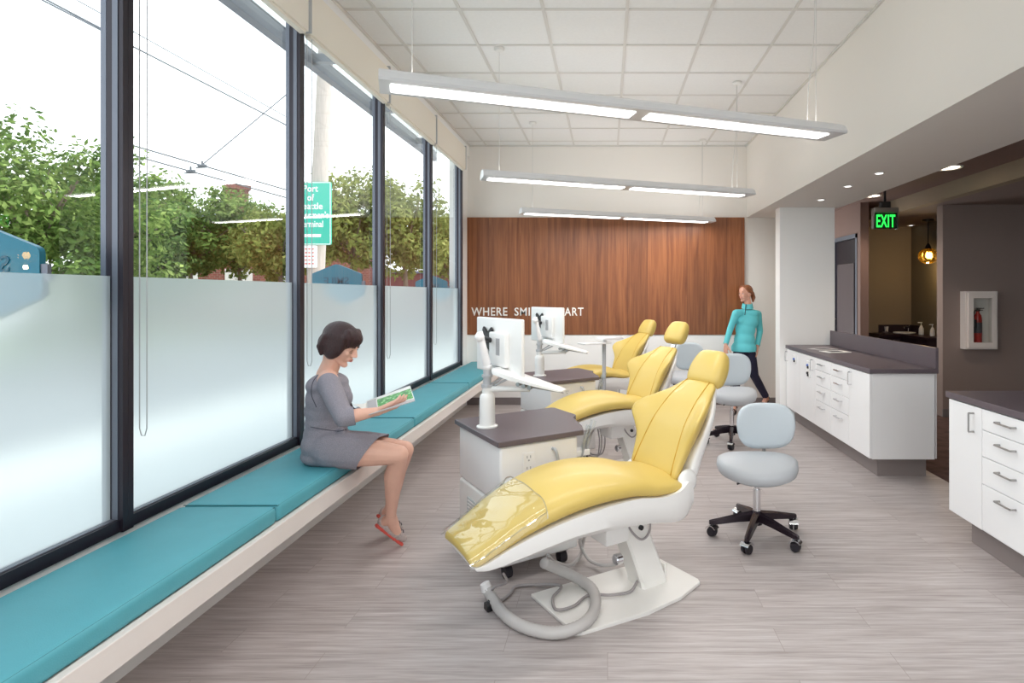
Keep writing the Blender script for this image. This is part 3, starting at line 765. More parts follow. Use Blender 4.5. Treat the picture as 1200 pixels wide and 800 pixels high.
def build_cabinets():
    lay = []
    zs = [0.17, 0.44, 0.60, 0.755, 0.88]
    lay.append((0.0, 0.42, 0.17, 0.88, 'DN', False))
    for a, b_ in ((0.42, 0.85), (0.85, 1.28)):
        for k in range(4): lay.append((a, b_, zs[k], zs[k + 1], 'R'))
    lay.append((1.28, 1.76, 0.17, 0.88, 'DN', True))
    lay.append((1.76, 2.27, 0.17, 0.88, 'DN', False))
    c = cabinet_run('base_cabinet', 4.87, 7.14, 'long white base cabinet with chrome pulls and a raised back panel, beside the column', lay)
    B().box(-0.012, 0.56, -0.03, 2.27, 0.886, 0.925, 0.003).obj('worktop', 'counter', c)
    B().box(0.535, 0.56, -0.028, 2.27, 0.925, 1.10, 0.002).obj('back_panel', 'counter', c)
    B().box(0.56, 0.572, 0.02, 2.27, 0.166, 1.05).obj('rear_panel', 'white_gloss', c)
    for (y, z) in ((1.93, 0.79), (1.47, 0.775), (1.47, 0.69)):
        B().box(-0.014, -0.001, y - 0.045, y + 0.045, z - 0.045, z + 0.045, 0.003).obj('outlet_plate', 'white', c)
        B().cyl((-0.013, y - 0.01, z), (-0.03, y - 0.01, z), 0.014, n=12).obj('outlet_fitting', 'blue' if z > 0.7 else 'black', c)
        B().box(-0.028, -0.014, y - 0.03, y - 0.012, z - 0.035, z - 0.01).obj('outlet_clip', 'black', c)
    lay = []
    x = 1.4
    L = 1.9
    lay.append((L - 0.33, L, 0.165, 0.88, 'DN', True))
    for a, b_ in ((L - 0.33 - 0.46, L - 0.33), (L - 0.33 - 0.92, L - 0.33 - 0.46)):
        for k in range(4): lay.append((a, b_, zs[k], zs[k + 1], 'R'))
    lay.append((0.0, L - 0.33 - 0.92, 0.165, 0.88, 'DN', True))
    c2 = empty('base_cabinet', (2.19, 1.84, 0), 0, 'white base cabinet with four-drawer stack cut by the right photo edge', 'cabinet')
    B().box(0.022, 0.60, 0.0, L, 0.155, 0.884, 0.002).obj('cabinet_body', 'white_gloss', c2)
    B().box(0.085, 0.56, 0.05, L - 0.10, 0.0, 0.155).obj('toe_kick', 'kick', c2)
    for it in lay:
        a, b_, z0, z1, kind = it[:5]
        f = B().box(0.0, 0.020, a + 0.0025, b_ - 0.0025, z0 + 0.0025, z1 - 0.0025, 0.0015).obj('door' if kind[0] == 'D' else 'drawer', 'white_gloss', c2)
        if kind == 'DN': bar_handle(f, 'steel', 0, a + 0.075, 0.78, True, 0.11)
        if kind == 'R': bar_handle(f, 'steel', 0, (a + b_) / 2 + 0.01, z1 - 0.05, False, 0.13)
    B().box(-0.012, 0.62, -0.02, L + 0.018, 0.886, 0.925, 0.003).obj('worktop', 'counter', c2)
    # things on the far worktop
    for (x, y, rz, m_, w) in ((2.42, 6.55, 0.35, 'paper_grey', 'grey printed leaflet lying on the long worktop, nearer the column'),
                             (2.44, 6.25, 0.2, 'paper', 'white leaflet lying on the long worktop, nearer the camera')):
        t = empty('leaflet', (x, y, 0.926), rz, w, 'leaflet', 'leaflets on the long worktop')
        B().box(-0.13, 0.13, -0.10, 0.10, 0, 0.006, 0.002).obj('sheet', m_, t)
        B().box(-0.08, 0.06, -0.06, 0.04, 0.0062, 0.0075).obj('printed_block', 'label_dark', t)

# ------------------------------------------------------------------ dental chair
AX = math.atan2(0.552, 0.834)

def make_dental_chair(back_up=0.0, head_up=0.0, cover=True):
    t = empty('dental_chair', (0.06, 3.02, 0), AX, '', 'dental chair', 'yellow dental chairs')
    # base plate on the floor
    P = [(-0.36, 0.24), (-0.39, 0.20), (-0.375, -0.215), (-0.35, -0.24), (-0.10, -0.275), (0.13, -0.262), (0.40, -0.195), (0.42, -0.16), (0.40, 0.17), (0.37, 0.21), (0.0, 0.24)]
    P = [(-0.40, 0.215), (-0.385, -0.205), (-0.35, -0.222), (0.0, -0.25), (0.22, -0.232), (0.405, -0.17), (0.42, -0.14), (0.40, 0.16), (0.37, 0.19)]
    B().prism(P[::-1], 0.0, 0.018, 0.004).obj('base_plate', 'plate', t)
    # leaning lift column
    rings = []
    for z, sx0, sx1, w in ((0.018, 0.10, 0.262, 0.075), (0.05, 0.095, 0.258, 0.073), (0.30, 0.0, 0.155, 0.070), (0.40, -0.045, 0.12, 0.070), (0.47, -0.06, 0.10, 0.068)):
        c = 0.012
        rings.append([(sx0 + c, -w, z), (sx1 - c, -w, z), (sx1, -w + c, z), (sx1, w - c, z), (sx1 - c, w, z), (sx0 + c, w, z), (sx0, w - c, z), (sx0, -w + c, z)])
    B().loft(rings).obj('lift_column', 'plate', t)
    B().box(0.262, 0.275, -0.05, 0.05, 0.018, 0.10, 0.003).obj('column_cover', 'plate', t)
    B().cyl((0.085, -0.069, 0.345), (0.085, -0.082, 0.345), 0.013).obj('pivot_cap', 'black', t)
    B().cyl((-0.02, -0.04, 0.20), (-0.05, -0.04, 0.20), 0.028).cyl((-0.05, -0.04, 0.20), (-0.056, -0.04, 0.20), 0.022).obj('valve_knob', 'chrome', t)
    B().tube(spline([(-0.02, -0.075, 0.41), (0.02, -0.088, 0.34), (0.075, -0.092, 0.292), (0.125, -0.09, 0.315), (0.14, -0.085, 0.40)], 6), 0.006, 8).obj('cable_loop', 'cable', t, smooth='all')
    B().box(-0.14, 0.0, -0.09, 0.09, 0.30, 0.44, 0.01).obj('lift_housing', 'white', t, smooth=True)
    # white seat shell : closed hull following the measured side outline
    top = [(-0.845, 0.415), (-0.80, 0.428), (-0.67, 0.482), (-0.52, 0.526), (-0.38, 0.556), (-0.24, 0.572), (-0.07, 0.575), (0.094, 0.553), (0.2, 0.565), (0.26, 0.597), (0.295, 0.57)]
    bot = [(-0.835, 0.395), (-0.77, 0.388), (-0.65, 0.402), (-0.534, 0.422), (-0.369, 0.445), (-0.19, 0.447), (-0.06, 0.438), (0.057, 0.425), (0.18, 0.402), (0.262, 0.410), (0.30, 0.46)]
    n = 34
    rings = []
    def on(L, f):
        k = f * (len(L) - 1); i = min(int(k), len(L) - 2); u = k - i
        q = spline([(a, 0, b) for a, b in L], 6); j = f * (len(q) - 1); i = min(int(j), len(q) - 2); u = j - i
        v = q[i].lerp(q[i + 1], u); return v.x, v.z
    for k in range(n + 1):
        f = k / n
        a, b_ = on(top, f), on(bot, f)
        w = 0.175 + 0.085 * min(1, f / 0.45) - 0.02 * max(0, (f - .8) / .2)
        e = 0.02
        cx = (a[0] + b_[0]) / 2
        # cross section: hollowed top, softly rounded lower corners
        hh = a[1] - b_[1]
        rings.append([(a[0], -w, a[1]), (a[0] * .7 + b_[0] * .3, -w - 0.004, a[1] - hh * .3), (b_[0] * .75 + a[0] * .25, -w + 0.0, b_[1] + hh * .25), (b_[0], -w + 0.03, b_[1]), (b_[0], -w + 0.08, b_[1] - 0.004),
                      (b_[0], w - 0.08, b_[1] - 0.004), (b_[0], w - 0.03, b_[1]), (b_[0] * .75 + a[0] * .25, w, b_[1] + hh * .25), (a[0] * .7 + b_[0] * .3, w + 0.004, a[1] - hh * .3), (a[0], w, a[1]), (a[0], w - 0.05, a[1] + 0.0), (a[0], -w + 0.05, a[1])])
    B().loft(rings).obj('seat_shell', 'white', t, smooth=True)
    # yellow seat-and-leg cushion: centre line (x, z) w, t
    cv = [(0.0, -0.86, 0.438, 0.185, 0.036), (0.06, -0.80, 0.468, 0.195, 0.040), (0.25, -0.62, 0.560, 0.225, 0.052), (0.42, -0.44, 0.622, 0.25, 0.060), (0.58, -0.26, 0.648, 0.262, 0.062),
          (0.72, -0.08, 0.640, 0.262, 0.056), (0.86, 0.08, 0.605, 0.255, 0.044), (1.0, 0.25, 0.590, 0.235, 0.030)]
    b = pad_from_curve(cv, 34, 0.03, 2.7)
    for v in b.bm.verts:          # crown across the width
        q = v.co.y / 0.26; v.co.z -= 0.030 * q * q
    seat = b.obj('seat_cushion', 'yellow', t, smooth='all')
    # clear plastic foot cover
    if cover: make_cover(t)
    make_back(t, back_up, head_up)
    return t

def make_cover(t):
    cv2 = [(0.0, -0.872, 0.441, 0.192, 0.038), (0.2, -0.80, 0.469, 0.200, 0.0425), (0.6, -0.68, 0.531, 0.218, 0.051), (1.0, -0.54, 0.594, 0.238, 0.060)]
    me = bpy.data.meshes.new('cover'); vs = []; fs = []; nu, nv = 24, 22
    rnd = random.Random(5)
    for i in range(nu + 1):
        x, z, w, th = interp(cv2, i / nu)
        for j in range(nv + 1):
            q = -1 + 2 * j / nv
            fall = (abs(q) ** 5) * 0.055
            wr = 0.0035 * math.sin(9 * q + 14 * i / nu) * math.sin(5 * i / nu * 3 + 3 * q) * (1 - abs(q) ** 4)
            vs.append((x, w * 1.005 * math.sin(q * 1.45) / math.sin(1.45), z + th * (1 - 0.1 * abs(q) ** 3) - 0.030 * (w * q / .26) ** 2 + 0.007 + wr - fall))
    for i in range(nu):
        for j in range(nv):
            a = i * (nv + 1) + j; fs.append((a, a + 1, a + nv + 2, a + nv + 1))
    me.from_pydata(vs, [], fs)
    cov = link('foot_cover', me, 'clear', t, True); cov['label'] = 'clear glossy plastic foot cover'
    edge = [Vector(vs[nu * (nv + 1) + j]) + Vector((0, 0, 0.001)) for j in range(nv + 1)]
    side = [Vector(vs[i * (nv + 1) + 1]) + Vector((0, 0, 0.001)) for i in range(nu + 1)]
    side2 = [Vector(vs[i * (nv + 1) + nv - 1]) + Vector((0, 0, 0.001)) for i in range(nu + 1)]
    B().tube(edge, 0.003, 6).tube(side, 0.0025, 6).tube(side2, 0.0025, 6).obj('cover_hem', mat_clear('clear_plastic_hem', (0.97, 0.97, 0.94), 0.6) if 'hem' not in M else M['hem'], cov)

def make_back(t, back_up, head_up):
    rot = Matrix.Translation((0.25, 0, 0.59)) @ Matrix.Rotation(-back_up, 4, 'Y') @ Matrix.Translation((-0.25, 0, -0.59))
    up = Vector((0.44, 0, 0.90)).normalized()
    cb = [(0.0, 0.235, 0.575, 0.190, 0.040), (0.14, 0.275, 0.655, 0.200, 0.046), (0.28, 0.318, 0.735, 0.218, 0.048), (0.36, 0.342, 0.780, 0.245, 0.047), (0.46, 0.373, 0.833, 0.278, 0.046), (0.56, 0.410, 0.885, 0.272, 0.042),
          (0.68, 0.455, 0.940, 0.222, 0.038), (0.82, 0.510, 0.992, 0.165, 0.034), (1.0, 0.575, 1.045, 0.122, 0.030)]
    b = pad_from_curve(cb, 36, 0.035, 2.6)
    for v in b.bm.verts:           # wings fold forward round the patient
        q = max(0, abs(v.co.y) - 0.10); v.co.x -= 0.55 * q * q / 0.2; v.co.z += 0.25 * q * q / 0.2
    back = b.obj('backrest_cushion', 'yellow', t, smooth='all', T=rot)
    for sgn in (-1, 1):
        pts = []
        for k in range(15):
            u = 0.04 + 0.93 * k / 14
            x, z, w, th = interp(cb, u); x2, z2 = interp(cb, min(1, u + .02))[:2]; x1, z1 = interp(cb, max(0, u - .02))[:2]
            d = math.hypot(x2 - x1, z2 - z1); nx, nz = -(z2 - z1) / d, (x2 - x1) / d
            yy = sgn * (0.165 - 0.075 * u); q = max(0, abs(yy) - 0.10)
            s_ = (1 - (abs(yy) / w) ** 2.6) ** (1 / 2.6)
            pts.append((x + nx * (th * s_ + 0.0005) - 0.55 * q * q / .2, yy, z + nz * (th * s_ + 0.0005) + .25 * q * q / .2))
        B().tube(pts, 0.0032, 6).obj('stitch_line', 'yellow_seam', back, smooth='all', T=rot)
    cs = [(0.0, 0.30, 0.545, 0.200, 0.030), (0.12, 0.35, 0.60, 0.210, 0.050), (0.28, 0.395, 0.70, 0.216, 0.050), (0.45, 0.435, 0.80, 0.252, 0.040), (0.58, 0.470, 0.87, 0.248, 0.032),
          (0.72, 0.510, 0.93, 0.195, 0.026), (0.85, 0.545, 0.98, 0.148, 0.020), (1.0, 0.585, 1.03, 0.114, 0.014)]
    b = pad_from_curve(cs, 34, 0.025, 3.4)
    for v in b.bm.verts:
        q = max(0, abs(v.co.y) - 0.10); v.co.x -= 0.50 * q * q / 0.2; v.co.z += 0.2 * q * q / 0.2
    B_ = b.obj('backrest_shell', 'white', t, smooth='all', T=rot)
    # hinge shroud joining seat and back on both sides
    for sgn in (-1, 1):
        B().ball((0.285, sgn * 0.205, 0.585), (0.062, 0.028, 0.062), 16).obj('hinge_cover', 'white', t, smooth='all')
    # headrest
    ch = [(0.0, 0.583, 1.015, 0.118, 0.050), (0.25, 0.608, 1.07, 0.132, 0.062), (0.6, 0.645, 1.14, 0.125, 0.062), (1.0, 0.685, 1.215, 0.092, 0.045)]
    hm = rot @ Matrix.Translation(Vector((0.4, 0, 0.7)).normalized() * head_up)
    pad_from_curve(ch, 20, 0.035, 2.8).obj('headrest', 'yellow', t, smooth='all', T=hm)
    B().box(-0.03, 0.03, -0.006, 0.006, -0.10 - head_up, 0.10, 0.003).obj('headrest_post', 'chrome', t, T=hm @ Matrix.Translation((0.60, 0, 1.02)) @ Matrix.Rotation(R(26), 4, 'Y') @ Matrix.Rotation(R(90), 4, 'Z'))
    return t

def wtop(loc, rz, p):
    """world point -> local of a thing at loc/rz"""
    return Matrix.Rotation(-rz, 3, 'Z') @ (Vector(p) - Vector(loc))

def build_chair_hoses(t):
    """floor hose and cables of the near chair, given in photo-measured floor points"""
    def fl(x, y, z):
        Y = 683 * (EYE - z) / (y - 344); return wtop(t.location, AX, ((x - 712) / 683 * Y, Y, z))
    P = [fl(637, 659, 0.17), fl(652, 666, 0.11), fl(672, 675, 0.06), fl(692, 688, 0.045), (fl(698, 703, 0.045)), fl(694, 720, 0.045), fl(680, 733, 0.045), fl(655, 741, 0.03),
         fl(630, 739, 0.03), fl(605, 730, 0.03), fl(587, 715, 0.03), fl(576, 699, 0.035), fl(571, 690, 0.06)]
    pts = spline(P, 10)
    rr = [0.0265 + (0.0014 if i % 2 else -0.0006) for i in range(len(pts))]
    B().tube(pts, rr, 14).obj('vacuum_hose', 'hose', t, smooth='all')
    B().tube([pts[-1] + Vector((0, 0, -0.005)), pts[-1] + Vector((-0.01, 0.01, 0.03))], [0.030, 0.024], 12).obj('hose_collar', 'beige_white', t, smooth=True)
    c1 = spline([fl(570, 698, 0.012), fl(584, 704, 0.012), fl(598, 695, 0.012), fl(604, 687, 0.012), fl(625, 685, 0.012), fl(657, 686, 0.025), fl(648, 700, 0.03), fl(652, 714, 0.03),
                 fl(672, 710, 0.03), fl(690, 697, 0.03), fl(715, 697, 0.03), fl(738, 693, 0.03), fl(747, 681, 0.05)], 8)
    B().tube(c1, 0.0075, 8).obj('power_cable', 'cable', t, smooth='all')
    c2 = spline([fl(642, 650, 0.18), fl(650, 658, 0.10), fl(668, 662, 0.04), fl(680, 650, 0.03), fl(684, 632, 0.10), fl(688, 618, 0.28)], 8)
    B().tube(c2, 0.010, 8).obj('water_line', 'hose', t, smooth='all')
    c3 = spline([fl(683, 618, 0.28), fl(680, 636, 0.10), fl(690, 655, 0.03), fl(706, 662, 0.03), fl(724, 660, 0.04), fl(732, 652, 0.12)], 8)
    B().tube(c3, 0.010, 8).obj('air_line', 'hose', t, smooth='all')
    c4 = spline([fl(590, 672, 0.33), fl(594, 682, 0.22), fl(580, 688, 0.10), fl(576, 694, 0.04), fl(585, 702, 0.015)], 8)
    B().tube(c4, 0.006, 8).obj('thin_cable', 'cable', t, smooth='all')
    c = fl(572, 708, 0.02)
    B().box(c.x - 0.02, c.x + 0.03, c.y - 0.04, c.y + 0.01, 0.0, 0.035, 0.006).cyl((c.x, c.y, 0.03), (c.x + 0.04, c.y - 0.05, 0.03), 0.012).obj('hose_fitting', 'black', t)

def build_far_hoses(t):
    """thin looped lines hanging between the lift column and the cart"""
    for k, (a, r) in enumerate((((-0.15, 0.12), 0.10), ((-0.20, 0.06), 0.08), ((-0.10, 0.16), 0.12))):
        pts = spline([(a[0], a[1], 0.40), (a[0] - r, a[1] + 0.02, 0.25), (a[0] - 0.6 * r, a[1] + 0.04, 0.12), (a[0] + 0.5 * r, a[1] + 0.05, 0.10), (a[0] + 0.6 * r, a[1] + 0.02, 0.24), (a[0] + 0.2 * r, a[1], 0.38)], 7)
        B().tube(pts, 0.006, 8).obj('looped_line', 'cable', t, smooth='all')
    B().lathe([(0.001, 0.018), (0.085, 0.018), (0.09, 0.04), (0.07, 0.06), (0.03, 0.065), (0.001, 0.066)], (-0.20, 0.12, 0)).obj('foot_control', 'steel', t, smooth=True)

# ------------------------------------------------------------------ delivery cart with monitor arm
CART = (-0.575, 3.06)
def make_cart(door_up=True):
    """local x along the front edge (0..0.535), local y depth (0..0.66)"""
    t = empty('dental_cart', (CART[0], CART[1], 0), AX, '', 'dental cart', 'dental delivery carts')
    W, D = 0.50, 0.66
    b = B().box(0.02, W, 0.02, D, 0.42, 0.735, 0.018, 4); b.obj('upper_body', 'beige_white', t, smooth=True)
    B().box(W + 0.001, 0.66, 0.42, D, 0.09, 0.735, 0.015, 3).obj('side_body', 'white', t, smooth=True)
    B().box(0.02, W, 0.02, D, 0.09, 0.414, 0.018, 4).obj('lower_body', 'white', t, smooth=True)
    P = [(0, 0), (0.525, 0.0), (0.575, 0.10), (0.64, 0.325), (0.66, 0.345), (0.70, 0.385), (0.705, 0.41), (0.70, 0.67), (0.68, 0.69), (0, 0.685)]
    B().prism(P, 0.738, 0.768, 0.004).obj('worktop', 'counter', t)
    B().box(0.08, 0.43, 0.012, 0.0195, 0.13, 0.39, 0.003).obj('service_door', 'white', t)
    v = B().box(0.012, 0.0195, 0.17, 0.50, 0.14, 0.34, 0.003).obj('vent_panel', 'vent', t)
    g = B()
    for i in range(9):
        z = 0.16 + i * 0.02
        for y0 in (0.19, 0.35): g.box(0.008, 0.013, y0, y0 + 0.13, z, z + 0.008)
    g.obj('louvre', 'white', v)
    o = B().box(0.150, 0.225, 0.014, 0.021, 0.555, 0.685, 0.004).obj('outlet_plate', 'beige_white', t)
    for z in (0.655, 0.595):
        B().box(0.172, 0.177, 0.0125, 0.015, z, z + 0.014).box(0.192, 0.197, 0.0125, 0.015, z, z + 0.014).cyl((0.1845, 0.0125, z - 0.012), (0.1845, 0.015, z - 0.012), 0.005, n=10).obj('socket', 'groove', o)
    B().tube(spline([(0.335, 0.02, 0.685), (0.337, -0.012, 0.68), (0.35, -0.016, 0.62), (0.362, -0.012, 0.53), (0.363, 0.02, 0.525)], 5), 0.009, 10).obj('side_handle', 'chain', t, smooth=True)
    for (x, y) in ((0.09, 0.09), (0.43, 0.09), (0.09, 0.58), (0.43, 0.58)):
        w = B().cyl((x - 0.02, y, 0.035), (x + 0.02, y, 0.035), 0.035, n=18).obj('caster', 'rubber', t, smooth=True)
        B().cyl((x, y, 0.035), (x, y, 0.092), 0.012, n=10).box(x - 0.03, x + 0.03, y - 0.02, y + 0.02, 0.068, 0.082).obj('caster_fork', 'steel', w)
    # monitor post
    q = wtop((CART[0], CART[1], 0), AX, (-0.708, 3.43, 0)); X, Y = q.x, q.y
    B().lathe([(0.001, 0.768), (0.062, 0.768), (0.062, 0.775), (0.046, 0.78), (0.045, 0.93), (0.041, 0.955), (0.030, 0.965), (0.030, 1.0), (0.001, 1.0)], (X, Y, 0)).obj('monitor_post', 'white', t, smooth=True)
    B().cyl((X, Y, 1.0), (X, Y, 1.14), 0.024).cyl((X, Y, 1.0), (X, Y, 1.018), 0.036).cyl((X, Y, 1.06), (X, Y, 1.075), 0.032).obj('post_spindle', 'chain', t, smooth=True)
    # rising arm to the monitor bracket
    L = lambda p: wtop((CART[0], CART[1], 0), AX, p)
    a0 = Vector((X, Y, 1.12)); m0 = L((-0.705, 3.545, 1.265)); m0b = L((-0.747, 3.40, 1.296))
    ar = B().tube([a0, m0b + Vector((0, 0, 0.03))], [0.026, 0.019], 12).ball(m0b, 0.029, 14).ball(a0, 0.028, 14)
    ar.obj('monitor_arm', 'beige_white', t, smooth=True)
    B().tube([m0b, m0], 0.016, 10).obj('tilt_joint', 'black', t, smooth=True)
    # swing arm to instrument tray : pivot low, going right and a little back
    p0 = L((-0.708, 3.43, 1.03)); p1 = L((-0.50, 3.50, 1.02)); 
    B().tube([p0 + Vector((0, 0, -0.04)), L((-0.45, 3.36, 1.0))], [0.018, 0.015], 10).tube([L((-0.45, 3.36, 1.0)), L((-0.45, 3.36, 1.06))], 0.014, 10).obj('tray_arm', 'white', t, smooth=True)
    ta, tb = L((-0.66, 3.40, 1.105)), L((-0.245, 3.28, 1.005))
    d = (tb - ta); s = Vector((-d.y, d.x, 0)).normalized()
    rings = []
    for f, w, h in ((0, 0.035, 0.012), (0.04, 0.05, 0.017), (0.30, 0.070, 0.017), (0.6, 0.065, 0.012), (0.95, 0.045, 0.007), (1.0, 0.035, 0.004)):
        c = ta + d * f
        rings.append([c - s * w + Vector((0, 0, -h)), c + s * w + Vector((0, 0, -h)), c + s * w + Vector((0, 0, h * .4)), c + s * w * .8 + Vector((0, 0, h)), c - s * w * .8 + Vector((0, 0, h)), c - s * w + Vector((0, 0, h * .4))])
    tr = B().loft(rings).obj('instrument_tray', 'white', t, smooth=True)
    for k, f in enumerate((0.42, 0.50, 0.58)):
        c = ta + d * f + Vector((0, 0, -0.024))
        B().cyl(c - s * 0.075, c + s * 0.06, 0.012, 0.008, n=10).obj('instrument_holder', 'steel', tr, smooth=True)
    c0, c1 = ta + d * 0.62 + Vector((0, 0, -0.016)) - s * 0.055, ta + d * 1.02 + Vector((0, 0, -0.004)) - s * 0.03
    B().tube([c0, c1], [0.007, 0.005], 8).obj('handpiece', 'steel', tr, smooth=True)
    # braces
    B().tube([p0 + Vector((0.02, 0, -0.02)), L((-0.60, 3.40, 1.07))], 0.006, 8).tube([p0 + Vector((0.03, 0, -0.03)), L((-0.57, 3.39, 1.06))], 0.006, 8).obj('gas_strut', 'chain', t)
    # syringe bracket with clear sleeves at the right corner
    bx = B().box(0.50, 0.60, 0.05, 0.13, 0.60, 0.635, 0.006).box(0.545, 0.565, 0.07, 0.09, 0.45, 0.62, 0.003).obj('syringe_bracket', 'white', t)
    for k, (dx, dy, h, r) in enumerate(((0.0, 0.0, 0.22, 0.016), (0.035, 0.02, 0.24, 0.018), (0.02, 0.05, 0.20, 0.014))):
        a = Vector((0.53 + dx, 0.06 + dy, 0.56)); e = a + Vector((0.055 + 0.01 * k, -0.02, h))
        B().tube([a, a.lerp(e, .5), e], [r * .6, r * .8, r], 12, cap=False).obj('clear_sleeve', 'acrylic', t, smooth='all')
        B().tube([a + Vector((0, 0, -0.03)), a.lerp(e, .55)], [0.009, 0.006], 8).obj('syringe', 'chain', t, smooth=True)
    B().cyl((0.52, 0.0, 0.55), (0.58, -0.03, 0.54), 0.014, n=12).obj('suction_tip', 'black', t, smooth=True)
    return t

def make_monitor():
    """flat monitor, back towards the windows; origin at its centre, screen faces local +x"""
    rz = math.atan2(0.62, 0.785)
    t = empty('monitor', (-0.67, 3.52, 1.235), rz, '', 'monitor', 'patient monitors on cart arms')
    B().box(0.006, 0.030, -0.285, 0.285, -0.168, 0.168, 0.008, 3).obj('screen_housing', 'white', t, smooth=True)
    B().box(0.0305, 0.0315, -0.268, 0.268, -0.150, 0.150).obj('screen', 'black', t)
    B().box(-0.028, 0.008, -0.150, 0.05, -0.12, 0.085, 0.010, 3).obj('rear_cover', 'white', t, smooth=True)
    # black star-shaped mounting plate
    P = []
    for k in range(4):
        a = R(45 + 90 * k); P += [(0.082 * math.cos(a - 0.12), 0.082 * math.sin(a - 0.12)), (0.082 * math.cos(a + 0.12), 0.082 * math.sin(a + 0.12))]
        a2 = a + R(45); P.append((0.036 * math.cos(a2), 0.036 * math.sin(a2)))
    b = B().prism(P, 0, 0.012)
    o = b.obj('mounting_plate', 'black', t, T=Matrix.Translation((-0.012, 0.105, 0.03)) @ Matrix.Scale(1.25, 4, (0, 0, 1)) @ Matrix.Rotation(R(90), 4, 'Y') @ Matrix.Rotation(R(90), 4, 'Z'))
    B().cyl((-0.055, 0.105, 0.03), (-0.010, 0.105, 0.03), 0.018).cyl((-0.03, 0.10, -0.085), (-0.03, 0.10, -0.03), 0.010).obj('pivot', 'black', t, smooth=True)
    g = B()
    for i in range(8): g.box(-0.0295, -0.0275, -0.09 + i * 0.006, -0.087 + i * 0.006, -0.05, 0.05)
    g.obj('vent_slots', 'groove', t)
    return t

def build_stations():
    # three chairs, carts and monitors, about 2.13 m apart
    ch = [make_dental_chair()]
    build_chair_hoses(ch[0])
    ch.append(make_dental_chair(0.0, 0.075, False)); ch[1].location = (0.10, 5.15, 0)
    ch.append(make_dental_chair(0.0, 0.0, False)); ch[2].location = (0.06, 7.06, 0)
    for c in ch[1:]: build_far_hoses(c)
    lab = ['yellow vinyl dental chair in the foreground with a clear plastic foot cover in full view',
           'yellow dental chair in the middle, its headrest raised on a bare post',
           'yellow dental chair farthest away, nearest the wood wall']
    for c, l in zip(ch, lab): c['label'] = l
    ch[2].location = (-0.02, 7.02, 0)
    c1 = make_cart(); c1['label'] = 'white dental cart with dark worktop and wall outlet beside the foreground chair'
    c2 = copy_tree(c1); c2.location = (CART[0] + 0.06, CART[1] + 2.13, 0); c2['label'] = 'white dental cart with dark worktop beside the middle chair, half hidden by the front cart'
    m1 = make_monitor(); m1['label'] = 'white flat monitor seen from behind, on the front cart'
    m2 = copy_tree(m1); m2.location = (-0.67 + 0.07, 3.52 + 2.13, 1.25); m2['label'] = 'white flat monitor seen from behind, on the middle cart before the lettering'
    # third station: a slim delivery stand by the far chair
    t = empty('delivery_stand', (0.0, 6.75, 0), AX, 'slim post stand with flat white instrument tray by the farthest chair', 'delivery stand')
    t.location = (-0.04, 6.62, 0)
    B().cyl((0, 0, 0.02), (0, 0, 1.03), 0.022).obj('stand_post', 'chain', t, smooth=True)
    B().lathe([(0.001, 0), (0.07, 0.0), (0.07, 0.012), (0.03, 0.025), (0.001, 0.026)]).obj('stand_base', 'plate', t, smooth=True)
    B().box(-0.30, 0.05, -0.09, 0.09, 0.985, 1.003, 0.006).obj('swing_arm', 'white', t, smooth=True)
    B().box(-0.06, 0.20, -0.10, 0.10, 1.03, 1.055, 0.008).obj('tray', 'beige_white', t, smooth=True)
    B().cyl((0, 0, 1.0), (0, 0, 1.03), 0.03).obj('pivot', 'white', t, smooth=True)

